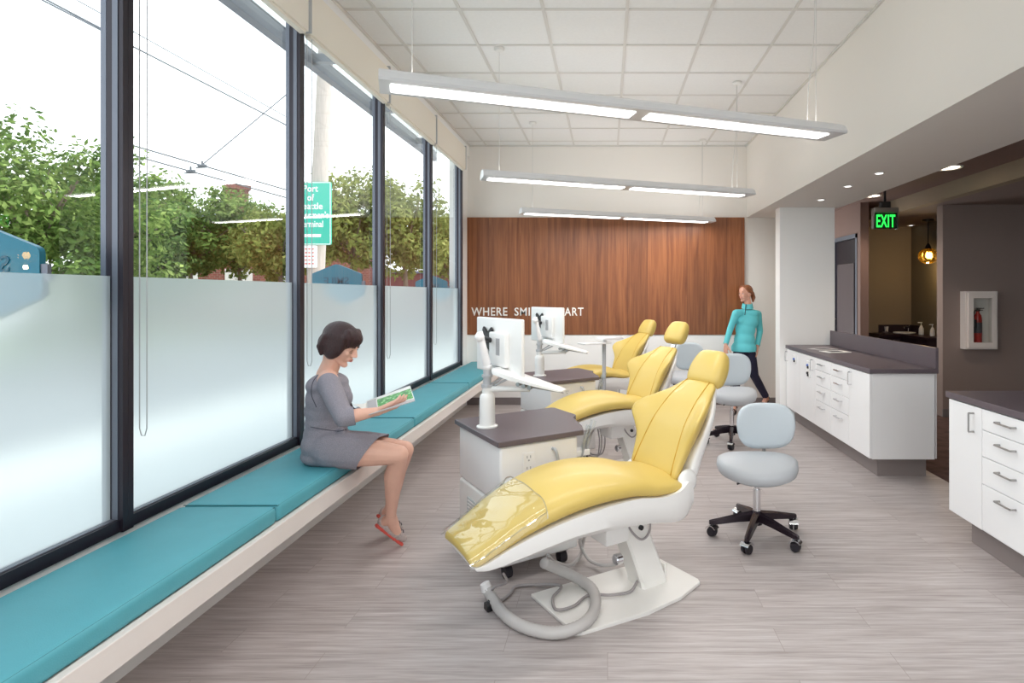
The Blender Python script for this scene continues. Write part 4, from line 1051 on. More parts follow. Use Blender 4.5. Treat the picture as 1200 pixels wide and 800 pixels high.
# ------------------------------------------------------------------ stools
def make_stool():
    t = empty('operator_stool', (0.955, 3.73, 0), 0, '', 'stool', 'grey wheeled operator stools')
    for k, deg in enumerate((-116, -52, 21, 101, 180)):
        a = R(deg); c, s = math.cos(a), math.sin(a); per = Vector((-s, c, 0)); d = Vector((c, s, 0))
        rings = []
        for f, w, z, h in ((0.02, 0.026, 0.135, 0.030), (0.12, 0.022, 0.122, 0.024), (0.24, 0.018, 0.100, 0.018), (0.29, 0.016, 0.092, 0.015), (0.305, 0.010, 0.090, 0.012)):
            p = d * f + Vector((0, 0, z)); rings.append([p - per * w - Vector((0, 0, h)), p + per * w - Vector((0, 0, h)), p + per * w * .8 + Vector((0, 0, h * .6)), p + Vector((0, 0, h)), p - per * w * .8 + Vector((0, 0, h * .6))])
        leg = B().loft(rings).obj('leg', 'base_dark', t, smooth=True)
        e = d * 0.285; ta = a + R(70 + 40 * k); ax = Vector((math.cos(ta), math.sin(ta), 0))
        cst = B()
        for sg in (-1, 1): cst.cyl(Vector((e.x, e.y, 0.032)) + ax * 0.006 * sg, Vector((e.x, e.y, 0.032)) + ax * 0.026 * sg, 0.032, 0.026, n=18)
        w = cst.obj('caster', 'rubber', t, smooth=True)
        hp = Vector((e.x, e.y, 0.034))
        ho = B()
        tn = Vector((-ax.y, ax.x, 0))
        rings = []
        for q in range(7):
            an = R(20 + 130 * q / 6)
            rr = 0.036
            p = hp + tn * rr * math.cos(an) + Vector((0, 0, rr * math.sin(an)))
            rings.append([p - ax * 0.029, p + ax * 0.029, p + ax * 0.029 + (p - hp).normalized() * 0.004, p - ax * 0.029 + (p - hp).normalized() * 0.004])
        ho.loft(rings).cyl((e.x, e.y, 0.05), (e.x, e.y, 0.085), 0.007, n=8)
        ho.obj('caster_hood', 'chrome', w, smooth=True)
    B().lathe([(0.001, 0.075), (0.034, 0.078), (0.038, 0.10), (0.034, 0.15), (0.026, 0.165), (0.001, 0.166)]).obj('hub', 'base_dark', t, smooth=True)
    B().cyl((0, 0, 0.16), (0, 0, 0.30), 0.024).cyl((0, 0, 0.30), (0, 0, 0.395), 0.015).obj('gas_lift', 'chrome', t, smooth=True)
    B().box(-0.10, 0.10, -0.08, 0.10, 0.392, 0.412, 0.006).tube([(-0.02, -0.05, 0.39), (-0.16, -0.16, 0.385)], 0.006, 8).obj('seat_mechanism', 'black', t)
    # saddle-like round seat
    rings = []
    for j, (r, z) in enumerate(((0.15, 0.398), (0.20, 0.402), (0.234, 0.420), (0.246, 0.455), (0.240, 0.478), (0.215, 0.493), (0.16, 0.503), (0.08, 0.507), (0.01, 0.508))):
        ring = []
        for k in range(40):
            a = 2 * math.pi * k / 40
            rr = r * (1 + 0.045 * math.cos(2 * a) - 0.04 * math.sin(a) * (1 if r > .1 else 0))
            zz = z + (0.016 * (abs(math.cos(a)) ** 2) * (r / 0.24) - 0.030 * max(0, -math.sin(a)) * (r / 0.24) if z > 0.47 else -0.030 * max(0, -math.sin(a)))
            ring.append((rr * math.cos(a), rr * math.sin(a) * 0.94, zz))
        rings.append(ring)
    B().loft(rings).obj('seat', 'stool_seat', t, smooth='all')
    # back support
    bar = B(); bar.tube(spline([(0.0, 0.06, 0.40), (0.05, 0.20, 0.395), (0.11, 0.262, 0.42), (0.12, 0.282, 0.49), (0.115, 0.268, 0.60)], 6), 0.013, 10)
    bar.obj('back_bar', 'steel', t, smooth=True)
    # backrest: rounded-rectangle pad curved round the sitter
    n = 36; rings = []
    for th, sc_ in ((-0.030, 0.80), (-0.028, 0.93), (-0.016, 0.995), (0.0, 1.0), (0.016, 0.985), (0.027, 0.92), (0.031, 0.78)):
        ring = []
        for k in range(n):
            a = 2 * math.pi * k / n; c, s = math.cos(a), math.sin(a)
            x = 0.197 * sc_ * math.copysign(abs(c) ** 0.62, c); z = 0.155 * sc_ * math.copysign(abs(s) ** 0.66, s)
            if z < 0: x *= 1 - 0.10 * (-z / 0.155)
            ring.append((x + 0.115, 0.245 + th - 0.9 * x * x, 0.652 + z))
        rings.append(ring)
    B().loft(rings).obj('backrest', 'stool', t, smooth='all')
    return t

def build_stools():
    s = make_stool(); s['label'] = 'light grey wheeled stool in full view to the right of the foreground chair'
    s2 = copy_tree(s); s2.location = (1.29, 6.05, 0); s2.scale = (1, 1, 1.12); s2.rotation_euler = (0, 0, R(12)); s2['label'] = 'grey wheeled stool in front of the standing woman'
    s3 = copy_tree(s); s3.location = (0.95, 7.30, 0); s3.scale = (1, 1, 1.14); s3.rotation_euler = (0, 0, R(5)); s3['label'] = 'grey stool farthest away, behind the raised yellow headrest'

def V(*a): return Vector(a)

class Blob:
    """overlapping tapered limbs fused into one continuous skin"""
    def __init__(s): s.b = B()
    def cap(s, p0, r0, p1, r1, n=14):
        p0, p1 = Vector(p0), Vector(p1); d = (p1 - p0)
        L = d.length or 1e-5; d = d / L; u = d.orthogonal().normalized(); w = d.cross(u)
        rings = []
        st = []
        for k in range(1, 6):
            a = math.pi / 2 * k / 5; st.append((-r0 * math.cos(a), r0 * math.sin(a)))
        for k in range(5, 0, -1):
            a = math.pi / 2 * k / 5; st.append((L + r1 * math.cos(a), r1 * math.sin(a)))
        s.b.loft([[p0 + d * h + (u * math.cos(t) + w * math.sin(t)) * r for t in [2 * math.pi * k / n for k in range(n)]] for h, r in st])
        return s
    def chain(s, pts):
        for (p, r), (q, r2) in zip(pts, pts[1:]): s.cap(p, r, q, r2)
        return s
    def ell(s, c, r, Rm=None):
        g = bmesh.ops.create_uvsphere(s.b.bm, u_segments=20, v_segments=12, radius=1)
        bmesh.ops.scale(s.b.bm, vec=r, verts=g['verts'])
        T = Matrix.Translation(c) @ (Rm.to_4x4() if Rm is not None else Matrix.Identity(4))
        bmesh.ops.transform(s.b.bm, matrix=T, verts=g['verts'])
        return s
    def make(s, name, m, parent, voxel=0.006, smooth=6, cuts=(), T=None, fac=0.5):
        me = bpy.data.meshes.new(name); s.b.bm.to_mesh(me); s.b.bm.free()
        if T is not None: me.transform(T)
        o = bpy.data.objects.new(name, me); COL.objects.link(o)
        md = o.modifiers.new('r', 'REMESH'); md.mode = 'VOXEL'; md.voxel_size = voxel
        ms = o.modifiers.new('s', 'SMOOTH'); ms.iterations = smooth; ms.factor = fac
        bpy.context.view_layer.update()
        me2 = bpy.data.meshes.new_from_object(o.evaluated_get(bpy.context.evaluated_depsgraph_get()))
        bpy.data.objects.remove(o)
        if cuts:
            bm = bmesh.new(); bm.from_mesh(me2)
            for c, n, lim in cuts:
                geom = list(bm.verts) + list(bm.edges) + list(bm.faces)
                if lim is not None:
                    cen, rad = lim
                    fs = [f for f in bm.faces if (f.calc_center_median() - cen).length < rad]
                    es = {e for f in fs for e in f.edges}; vs = {v for f in fs for v in f.verts}
                    geom = list(vs) + list(es) + fs
                bmesh.ops.bisect_plane(bm, geom=geom, plane_co=c, plane_no=n, clear_outer=True)
            # keep the biggest island only
            seen = set(); best = []
            for v in bm.verts:
                if v in seen: continue
                st = [v]; seen.add(v); grp = [v]
                while st:
                    q = st.pop()
                    for e in q.link_edges:
                        w = e.other_vert(q)
                        if w not in seen: seen.add(w); st.append(w); grp.append(w)
                if len(grp) > len(best): best = grp
            bs = set(best)
            bmesh.ops.delete(bm, geom=[v for v in bm.verts if v not in bs], context='VERTS')
            bm.to_mesh(me2); bm.free()
        me2.name = name; me2.materials.clear()
        for p in me2.polygons: p.use_smooth = True
        return link(name, me2, m, parent, True)

def add_hand(bl, wrist, d, n, side, curl=25, spread=6, scale=1.0, thumb=35, aim=None):
    """d: wrist->fingers, n: palm normal (fingers curl to it), side: +1/-1 picks the thumb side (t = d x n)"""
    d = Vector(d).normalized(); n = (Vector(n) - d * Vector(n).dot(d)).normalized(); t = d.cross(n) * side
    w = Vector(wrist); k = scale
    bl.cap(w - d * 0.01, 0.024 * k, w + d * 0.02 * k, 0.022 * k)
    for i, (o, L) in enumerate(((0.028, 0.070), (0.009, 0.078), (-0.010, 0.072), (-0.028, 0.057))):
        kn = w + d * (0.088 - 0.004 * abs(i - 1)) * k + t * o * k
        bl.cap(w + d * 0.015 * k + t * o * 0.55 * k, 0.014 * k, kn, 0.0115 * k)
        a = R(curl * 0.6); sp = R(spread) * (o / 0.028)
        p = kn; dd = (d * math.cos(sp) + t * math.sin(sp)).normalized()
        for j, f in enumerate((0.45, 0.31, 0.24)):
            q = dd * math.cos(a) + n * math.sin(a)
            e = p + q * L * f * k
            bl.cap(p, (0.0095 - 0.0009 * j) * k, e, (0.0088 - 0.0009 * j) * k, 10); p = e; a += R(curl)
    p = w + d * 0.022 * k + t * 0.020 * k
    td = (d * math.cos(R(thumb)) + t * math.sin(R(thumb)) + n * 0.35).normalized()
    q = p + td * 0.042 * k; bl.cap(p, 0.015 * k, q, 0.0115 * k)
    td2 = (td + d * 0.5 + n * 0.15).normalized(); q2 = q + td2 * 0.032 * k; bl.cap(q, 0.011 * k, q2, 0.0095 * k, 10)
    q3 = q2 + (td2 + n * .2).normalized() * 0.024 * k; bl.cap(q2, 0.0095 * k, q3, 0.0078 * k, 10)

def add_head(bl, T):
    """head facing local +x; T local->world"""
    Rm = T.to_3x3(); P = lambda x, y, z: T @ Vector((x, y, z))
    E_ = lambda c, r, rot=None: bl.ell(P(*c), r, Rm if rot is None else Rm @ rot)
    E_((-0.012, 0, 0.030), (0.092, 0.071, 0.084))
    E_((0.030, 0, -0.018), (0.058, 0.056, 0.082))
    E_((0.045, 0, 0.045), (0.045, 0.056, 0.045))
    for s in (-1, 1):
        bl.cap(P(-0.012, s * 0.050, -0.045), 0.020, P(0.058, s * 0.014, -0.090), 0.014)
        E_((0.052, s * 0.034, -0.018), (0.032, 0.022, 0.026))
        E_((-0.008, s * 0.072, -0.008), (0.018, 0.007, 0.029), Matrix.Rotation(R(12), 3, 'Y') @ Matrix.Rotation(R(-18 * s), 3, 'Z'))
    E_((0.064, 0, -0.094), (0.022, 0.022, 0.017))
    bl.cap(P(0.078, -0.030, 0.020), 0.011, P(0.078, 0.030, 0.020), 0.011)
    bl.cap(P(0.086, 0, 0.014), 0.0075, P(0.106, 0, -0.022), 0.0105)
    for s in (-1, 1): bl.cap(P(0.096, s * 0.010, -0.027), 0.0075, P(0.086, s * 0.012, -0.025), 0.007)
    E_((0.079, 0, -0.052), (0.016, 0.026, 0.016))
    bl.cap(P(0.093, 0, -0.0485), 0.0052, P(0.085, 0.016, -0.050), 0.0035); bl.cap(P(0.093, 0, -0.0485), 0.0052, P(0.085, -0.016, -0.050), 0.0035)
    bl.cap(P(0.092, 0, -0.0585), 0.0058, P(0.085, 0.013, -0.057), 0.004); bl.cap(P(0.092, 0, -0.0585), 0.0058, P(0.085, -0.013, -0.057), 0.004)

def face_parts(T, parent, hairm, down=False):
    if down:
        g = B()
        for s in (-1, 1):
            g.tube([(0.082, s * 0.018, -0.004), (0.0875, s * 0.030, -0.0065), (0.080, s * 0.043, -0.005)], [0.0012, 0.002, 0.001], 6)
        g.obj('eyelashes', 'eye', parent, smooth='all', T=T)
    else:
        for s in (-1, 1):
            B().ball((0.079, s * 0.030, 0.000), (0.008, 0.0135, 0.0065), 12).obj('eye', 'white_gloss', parent, smooth='all', T=T)
            B().ball((0.0835, s * 0.030, 0.000), (0.005, 0.006, 0.006), 10).obj('iris', 'eye', parent, smooth='all', T=T)
    g = B()
    for s in (-1, 1):
        g.tube([(0.087, s * 0.014, 0.021), (0.089, s * 0.026, 0.026), (0.082, s * 0.042, 0.023)], [0.0028, 0.003, 0.0015], 6)
        g.tube([(0.083, s * 0.018, 0.005), (0.087, s * 0.030, 0.008), (0.081, s * 0.043, 0.003)], [0.0016, 0.002, 0.001], 6)
    g.obj('brow', hairm, parent, smooth='all', T=T)
    g = B()
    g.tube([(0.086, -0.021, -0.0520), (0.0955, -0.008, -0.0495), (0.0968, 0, -0.0503), (0.0955, 0.008, -0.0495), (0.086, 0.021, -0.0520)], [0.001, 0.0036, 0.003, 0.0036, 0.001], 8)
    g.tube([(0.086, -0.019, -0.0545), (0.095, -0.007, -0.0580), (0.095, 0.007, -0.0580), (0.086, 0.019, -0.0545)], [0.001, 0.0046, 0.0046, 0.001], 8)
    g.obj('lips', 'lip', parent, smooth='all', T=T)

def build_seated_woman():
    p = px
    root = empty('person', p(384, 541, 3.28), 0, 'person with short dark hair in a grey dress sitting on the bench reading a magazine', 'person')
    inv = Matrix.Translation(-root.location)
    HT = Matrix.Translation(p(400, 403.5, 3.30)) @ Matrix.Rotation(R(-4), 4, 'Z') @ Matrix.Rotation(R(27), 4, 'Y')
    bl = Blob(); add_head(bl, HT)
    nb = p(382.5, 440, 3.30)
    bl.chain([(HT @ V(-0.03, 0, -0.03), 0.052), (p(389, 424, 3.3), 0.050), (nb, 0.055)])
    # torso (under the dress)
    bl.ell(p(385, 462, 3.3), (0.095, 0.145, 0.13)); bl.ell(p(381, 494, 3.3), (0.082, 0.12, 0.11)); bl.ell(p(383, 522, 3.30), (0.10, 0.155, 0.085))
    bl.cap(p(384, 445, 3.20), 0.055, p(384, 445, 3.41), 0.055)
    # arms
    sh = p(385, 449, 3.15); el = p(403, 489.5, 3.06); wr = p(444, 481.5, 3.13)
    bl.chain([(sh, 0.050), (sh.lerp(el, .5), 0.043), (el, 0.036), (el.lerp(wr, .25), 0.038), (el.lerp(wr, .8), 0.026), (wr, 0.0235)])
    add_hand(bl, wr, (1, 0.28, 0.40), (0.1, 0.55, 0.8), -1, curl=17, spread=3, thumb=25)
    sf = p(391, 449, 3.45); ef = p(407, 489, 3.52); wf = p(430, 480.5, 3.46)
    bl.chain([(sf, 0.050), (sf.lerp(ef, .5), 0.042), (ef, 0.036), (ef.lerp(wf, .25), 0.037), (wf, 0.024)])
    add_hand(bl, wf, (1, -0.10, 0.25), (0.0, -0.25, 0.95), 1, curl=18, spread=3, thumb=25)
    # legs
    h1 = p(386, 526, 3.20); k1 = p(467, 532.5, 3.29); a1 = p(457.5, 606, 3.475)
    bl.chain([(h1, 0.085), (h1.lerp(k1, .45), 0.082), (h1.lerp(k1, .85), 0.062), (k1, 0.054), (k1.lerp(a1, .12), 0.050), (k1.lerp(a1, .32) + V(-0.012, 0, 0), 0.054), (k1.lerp(a1, .62) + V(-0.005, 0, 0), 0.042), (k1.lerp(a1, .88), 0.031), (a1, 0.032)])
    heel = p(448.5, 612.5, 3.50); ball = p(466, 626, 3.55); toe = p(472.5, 630.5, 3.57)
    bl.chain([(a1, 0.032), (heel, 0.026)]); bl.chain([(a1, 0.032), (ball, 0.028), (toe, 0.018)]); bl.cap(heel, .025, ball, .026)
    h2 = p(390, 523, 3.39); k2 = p(474, 527, 3.43); a2 = p(456, 597, 3.655)
    bl.chain([(h2, 0.085), (h2.lerp(k2, .45), 0.080), (h2.lerp(k2, .85), 0.062), (k2, 0.053), (k2.lerp(a2, .12), 0.050), (k2.lerp(a2, .32) + V(-0.012, 0, 0), 0.053), (k2.lerp(a2, .62), 0.042), (k2.lerp(a2, .88), 0.031), (a2, 0.031)])
    heel2 = p(450, 602, 3.69); ball2 = p(464, 617, 3.74); toe2 = p(469, 622, 3.76)
    bl.chain([(a2, 0.031), (heel2, 0.025)]); bl.chain([(a2, 0.031), (ball2, 0.027), (toe2, 0.018)]); bl.cap(heel2, .024, ball2, .025)
    bl.make('body', 'skin', root, 0.0048, 5, T=inv)
    face_parts(inv @ HT, root, 'hair', True)
    # hair: short bob
    hb = Blob(); Rm = HT.to_3x3(); P = lambda x, y, z: HT @ V(x, y, z)
    hb.ell(P(-0.022, 0, 0.036), (0.103, 0.088, 0.089), Rm)
    hb.ell(P(-0.045, 0, -0.015), (0.080, 0.090, 0.075), Rm)
    for s in (-1, 1):
        hb.ell(P(-0.005, s * 0.062, -0.005), (0.055, 0.028, 0.082), Rm)
        hb.chain([(P(0.030, s * 0.062, 0.06), 0.026), (P(0.042, s * 0.068, 0.0), 0.016), (P(0.040, s * 0.064, -0.045), 0.006)])
        for yy in (0.012, 0.026, 0.040, 0.053):
            hb.chain([(P(0.030, s * yy, 0.092), 0.020), (P(0.062 - yy * .2, s * yy * 1.05, 0.074), 0.016), (P(0.084 - yy * .35, s * yy * 1.1, 0.048), 0.010), (P(0.092 - yy * .4, s * yy * 1.12, 0.022), 0.005)])
    hb.ell(P(0.022, 0, 0.062), (0.078, 0.066, 0.056), Rm)
    for k in range(9):
        y = -0.08 + 0.02 * k
        hb.chain([(P(-0.055 - 0.03 * math.cos(y * 14), y * .9, 0.02), 0.020), (P(-0.060 - 0.03 * math.cos(y * 14), y, -0.04), 0.016), (P(-0.036 - 0.03 * math.cos(y * 14), y * .85, -0.080), 0.010)])
    hb.make('hair', 'hair', root, 0.0055, 7, T=inv)
    # dress
    db = Blob()
    db.ell(p(384, 450, 3.3), (0.100, 0.158, 0.068)); db.ell(p(385.5, 466, 3.3), (0.112, 0.158, 0.120))
    db.ell(p(382.5, 479, 3.3), (0.104, 0.146, 0.10)); db.ell(p(382, 493, 3.3), (0.100, 0.140, 0.10)); db.ell(p(382, 506, 3.3), (0.106, 0.152, 0.09)); db.ell(p(382.5, 518, 3.30), (0.116, 0.178, 0.108)); db.ell(p(384, 530, 3.3), (0.13, 0.175, 0.066))
    for yy in (3.24, 3.37): db.ell(p(402, 466, yy), (0.052, 0.055, 0.058))
    db.chain([(p(385, 450, 3.18), 0.055), (sh, 0.058), (sh.lerp(el, .5), 0.056), (el, 0.050), (el.lerp(wr, .42), 0.050)])
    db.chain([(p(389, 450, 3.42), 0.055), (sf, 0.058), (sf.lerp(ef, .5), 0.055), (ef, 0.050), (ef.lerp(wf, .42), 0.048)])
    e1 = h1.lerp(k1, .80); e2 = h2.lerp(k2, .80)
    db.chain([(h1, 0.100), (h1.lerp(k1, .45), 0.099), (e1, 0.086)]); db.chain([(h2, 0.098), (h2.lerp(k2, .45), 0.097), (e2, 0.086)])
    for f in (0.1, 0.3, 0.5, 0.7, .85):
        a, b = h1.lerp(e1, f), h2.lerp(e2, f); db.cap(a + V(0, 0, 0.035), 0.055, b + V(0, 0, 0.035), 0.055)
    # drape folds at waist
    db.cap(p(400, 505, 3.2), 0.02, p(398, 505, 3.4), 0.02)
    hem = p(434, 540, 3.22)
    cutn = V(0.93, 0.05, -0.30).normalized()
    cuts = [(p(436, 524, 3.24), V(1, 0.0, -0.62).normalized(), (p(452, 530, 3.3), 0.60)),
            (el.lerp(wr, .30), (wr - el).normalized(), (el.lerp(wr, .45), 0.10)), (ef.lerp(wf, .30), (wf - ef).normalized(), (ef.lerp(wf, .45), 0.10)),
            (p(385, 434.5, 3.3), V(-0.12, 0, 1).normalized(), (p(386, 432, 3.3), 0.13))]
    cuts = [(inv @ c, n, (inv @ l[0], l[1])) for c, n, l in cuts]
    dr = db.make('dress', 'dress', root, 0.007, 7, cuts=cuts, T=inv)
    # raglan seam on the near shoulder
    seam = spline([p(376, 436, 3.17), p(367, 447, 3.145), p(365, 462, 3.15), p(371, 477, 3.13)], 6)
    # seam lies on the cloth: push to the surface by ray from the camera side
    pts = []
    bpy.context.view_layer.update()
    from mathutils.bvhtree import BVHTree
    bv = BVHTree.FromPolygons([v.co for v in dr.data.vertices], [tuple(q.vertices) for q in dr.data.polygons])
    def stick(q, off=0.001):
        o = Vector((0, 0, EYE)) - root.location; dd = ((inv @ q) - o).normalized()
        h = bv.ray_cast(o, dd)
        return (h[0] - dd * off) if h[0] is not None else None
    pts = [s for s in (stick(q) for q in seam) if s is not None]
    if len(pts) > 3: B().tube(pts, 0.0022, 6).obj('dress_seam', 'seam_dark', dr, smooth='all')
    belt = [s for s in (stick(q) for q in spline([p(364, 500, 3.2), p(380, 503, 3.2), p(396, 505, 3.2), p(406, 503, 3.2)], 6)) if s is not None]
    if len(belt) > 3: B().tube(belt, 0.0022, 6).obj('waist_seam', 'seam_dark', dr, smooth='all')
    # shoes
    for (a, h, b_, t_) in ((a1, heel, ball, toe), (a2, heel2, ball2, toe2)):
        sb = Blob(); sb.chain([(h + V(0, 0, 0.006), 0.032), (h.lerp(b_, .5) + V(0, 0, 0.0), 0.034), (b_, 0.034), (t_, 0.024)]); sb.ell(h.lerp(b_, .1) + V(0, 0, .02), (0.036, .034, .036))
        up = (a - h.lerp(b_, .4)).normalized()
        dn = (b_ - h).normalized(); lat = dn.cross(V(0, 1, 0)).normalized(); nrm = dn.cross(lat).normalized()
        updir = V(0.55, 0, 0.83)
        sh_ = sb.make('shoe', 'shoe', root, 0.006, 3, T=inv, cuts=[(inv @ (a + V(0.0, 0, 0.004)), V(0.35, 0, 0.93).normalized(), None)])
        # sole : flattened sweep following the underside
        so = Blob(); fwd = (t_ - h).normalized(); side = V(-fwd.y, fwd.x, 0).normalized(); dwn = fwd.cross(side).normalized()
        if dwn.z > 0: dwn = -dwn
        for f, wd in ((-0.10, 0.010), (0.1, 0.016), (0.3, 0.014), (0.5, 0.014), (0.7, 0.019), (0.9, 0.018), (1.08, 0.010)):
            c = h.lerp(t_, f) + dwn * 0.030
            so.cap(c - side * wd, 0.011, c + side * wd, 0.011)
        for f in [k / 12 for k in range(-1, 14)]:
            c = h.lerp(t_, f) + dwn * 0.030; so.cap(c - side * 0.013, 0.010, c + side * 0.013, 0.010)
        so.make('sole', 'sole', sh_, 0.005, 3, T=inv)
        for f in (0.55, 0.68, 0.8):
            c = h.lerp(t_, f) - dwn * 0.034
            B().tube([inv @ (c - side * 0.022 + dwn * .006), inv @ (c - dwn * .002), inv @ (c + side * 0.022 + dwn * .006)], 0.0028, 6).obj('lace', 'label_dark', sh_, smooth='all')
    # magazine
    S0, S1 = p(430.5, 484, 3.24), p(486, 468, 3.24)
    F0, F1 = p(430, 470.5, 3.40), p(481, 452.5, 3.42)
    m = empty('magazine', S0, 0, 'open magazine with a green leafy photo held by the seated reader', 'magazine')
    mi = Matrix.Translation(-m.location)
    def sheet(a, b, c, d, th, name, mt, bow=0.0, parent=m):
        nn = (b - a).cross(d - a).normalized()
        if nn.z < 0: nn = -nn
        rings = []
        for i in range(9):
            f = i / 8; h = bow * math.sin(math.pi * f)
            q0 = a.lerp(d, f) + nn * h; q1 = b.lerp(c, f) + nn * h
            rings.append([q0, q1, q1 + nn * th, q0 + nn * th])
        return B().loft(rings).obj(name, mt, parent, T=mi)
    sheet(S0, S1, F1, F0, 0.005, 'page_block', 'paper', 0.006)
    q = lambda u, v, h=0.0062: S0.lerp(S1, u).lerp(F0.lerp(F1, u), v) + ((S1 - S0).cross(F0 - S0)).normalized() * (h + 0.006 * math.sin(math.pi * v))
    def patch(u0, u1, v0, v1, name, mt):
        me = bpy.data.meshes.new(name); vs = []; fs = []
        for i in range(9):
            for u in (u0, u1): vs.append(mi @ q(u, v0 + (v1 - v0) * i / 8))
        for i in range(8): fs.append((2 * i, 2 * i + 1, 2 * i + 3, 2 * i + 2))
        me.from_pydata(vs, [], fs); link(name, me, mt, m)
    patch(0.24, 0.985, 0.05, 0.72, 'printed_photo', 'green_print')
    patch(0.02, 0.22, 0.05, 0.9, 'text_column', 'paper_grey')
    N0, N1 = p(432, 486.5, 3.08), p(486.5, 470, 3.10)
    sheet(S0, S1, N1, N0, 0.004, 'near_page_block', 'paper_grey', 0.006)
    C0, C1 = p(413, 474, 3.33), p(429, 473, 3.36)
    sheet(S0, S0.lerp(F0, .8), C1, C0, 0.001, 'curled_page', 'paper', 0.008)
    return root

def build_standing_woman():
    p = px; Y0 = 7.68
    root = empty('person', (p(872, 400, Y0).x, Y0, 0), 0, 'ponytailed person in a turquoise zip jacket and dark trousers walking by the back wall', 'person')
    inv = Matrix.Translation(-root.location)
    face = R(205)      # heading: towards -x and slightly to the camera
    HT = Matrix.Translation(p(873.6, 343.8, Y0)) @ Matrix.Rotation(face + R(8), 4, 'Z') @ Matrix.Rotation(R(2), 4, 'Y')
    HT = HT @ Matrix.Scale(0.98, 4)
    bl = Blob(); add_head(bl, HT)
    bl.chain([(HT @ V(-0.02, 0, -0.04), 0.048), (p(876.5, 356, Y0), 0.047), (p(876.5, 363, Y0 + .01), 0.052)])
    bl.ell(p(875.5, 374, Y0), (0.125, 0.085, 0.14)); bl.ell(p(873, 393, Y0), (0.108, 0.08, 0.11)); bl.ell(p(871.5, 406, Y0), (0.12, 0.078, 0.09))
    s1, e1, w1 = p(862.5, 367, Y0 - .06), p(855.5, 386, Y0 - .02), p(850.5, 403, Y0 - .08)
    s2, e2, w2 = p(888, 368, Y0 + .05), p(890.5, 388, Y0 + .10), p(887.5, 405, Y0 + .02)
    for s, e, w in ((s1, e1, w1), (s2, e2, w2)):
        bl.chain([(s, 0.046), (s.lerp(e, .5), 0.038), (e, 0.034), (e.lerp(w, .3), 0.034), (w, 0.023)])
    add_hand(bl, w1, (-0.05, -0.1, -1), (0.8, 0.4, 0), 1, curl=18, spread=4)
    add_hand(bl, w2, (-0.02, -0.1, -1), (-0.9, 0.2, 0), 1, curl=16, spread=5)
    h1, k1, a1 = p(866, 413, Y0 + .01), p(862.5, 446, 7.52), p(860.5, 476, 7.60)
    h2, k2, a2 = p(877.5, 408, Y0 + .03), p(884, 440, 7.78), p(898, 465.5, 7.98)
    for h, k, a in ((h1, k1, a1), (h2, k2, a2)):
        bl.chain([(h, 0.068), (h.lerp(k, .5), 0.064), (k, 0.050), (k.lerp(a, .3), 0.050), (k.lerp(a, .7), 0.036), (a, 0.031)])
    t1 = V(p(858, 482, 7.45).x, 7.44, 0.030); hl1 = V(a1.x + .01, a1.y + .03, 0.035)
    t2 = V(p(893, 470, 7.82).x, 7.84, 0.032); hl2 = a2 + V(0.02, 0.03, -0.03)
    for a, h, t in ((a1, hl1, t1), (a2, hl2, t2)):
        bl.chain([(a, 0.031), (h, 0.026)]); bl.chain([(a, 0.031), (a.lerp(t, .6), 0.028), (t, 0.016)]); bl.cap(h, .024, t, .018)
    bl.make('body', 'skin2', root, 0.0055, 5, T=inv)
    face_parts(inv @ HT, root, 'hair2')
    hb = Blob(); Rm = HT.to_3x3(); P = lambda x, y, z: HT @ V(x, y, z)
    hb.ell(P(-0.028, 0, 0.036), (0.088, 0.078, 0.084), Rm)
    for s in (-1, 1):
        hb.chain([(P(0.045, s * 0.020, 0.098), 0.018), (P(0.040, s * 0.062, 0.070), 0.016), (P(0.0, s * 0.078, 0.028), 0.015), (P(-0.06, s * 0.06, 0.0), 0.02)])
    hb.chain([(P(-0.10, 0, 0.02), 0.024), (P(-0.125, 0.0, 0.0), 0.030), (P(-0.135, 0.012, -0.06), 0.030), (P(-0.120, 0.02, -0.11), 0.014)])
    hb.make('hair', 'hair2', root, 0.006, 4, T=inv)
    # jacket
    Rz = Matrix.Rotation(R(-14), 3, 'Z')
    jb = Blob()
    jb.ell(p(875.5, 367, Y0), (0.165, 0.088, 0.062), Rz)
    jb.ell(p(875.5, 376, Y0), (0.152, 0.105, 0.135), Rz); jb.ell(p(873.5, 386, Y0), (0.134, 0.098, 0.13), Rz); jb.ell(p(872.5, 398, Y0), (0.140, 0.102, 0.13), Rz); jb.ell(p(871.5, 408, Y0), (0.166, 0.114, 0.12), Rz)
    for dx in (-.06, .055): jb.ell(p(875, 375.5, Y0 - .052) + V(dx, 0, 0), (0.05, 0.045, 0.05))
    for s, e, w in ((s1, e1, w1), (s2, e2, w2)):
        jb.chain([(p(875.5, 366, Y0).lerp(s, .7), 0.052), (s, 0.053), (s.lerp(e, .5), 0.047), (e, 0.043), (w + (w - e).normalized() * .03, 0.035)])
    cuts = [(p(871, 411.5, Y0), V(0, 0, -1), (p(871, 418, Y0), 0.19))]
    for e, w in ((e1, w1), (e2, w2)): cuts.append((w, (w - e).normalized(), (w + (w - e).normalized() * .025 + V(-.012 if w is w1 else .012, 0, 0), 0.045)))
    cuts = [(inv @ c, n, (inv @ l[0], l[1])) for c, n, l in cuts]
    jk = jb.make('jacket', 'jacket', root, 0.009, 16, cuts=cuts, T=inv)
    nk = p(876, 358, Y0)
    rings = []
    for z, r in ((-0.035, 0.075), (0.0, 0.066), (0.028, 0.062), (0.030, 0.056), (0.0, 0.058), (-0.03, 0.062)):
        rings.append([inv @ (nk + V(r * 1.05 * math.cos(t), r * math.sin(t), z + 0.010 * math.sin(t))) for t in [2 * math.pi * k / 28 for k in range(28)]])
    B().loft(rings, cap=False).obj('collar', 'jacket', jk, smooth='all')
    dirf = Vector((math.cos(face + R(35)), math.sin(face + R(35)), 0))
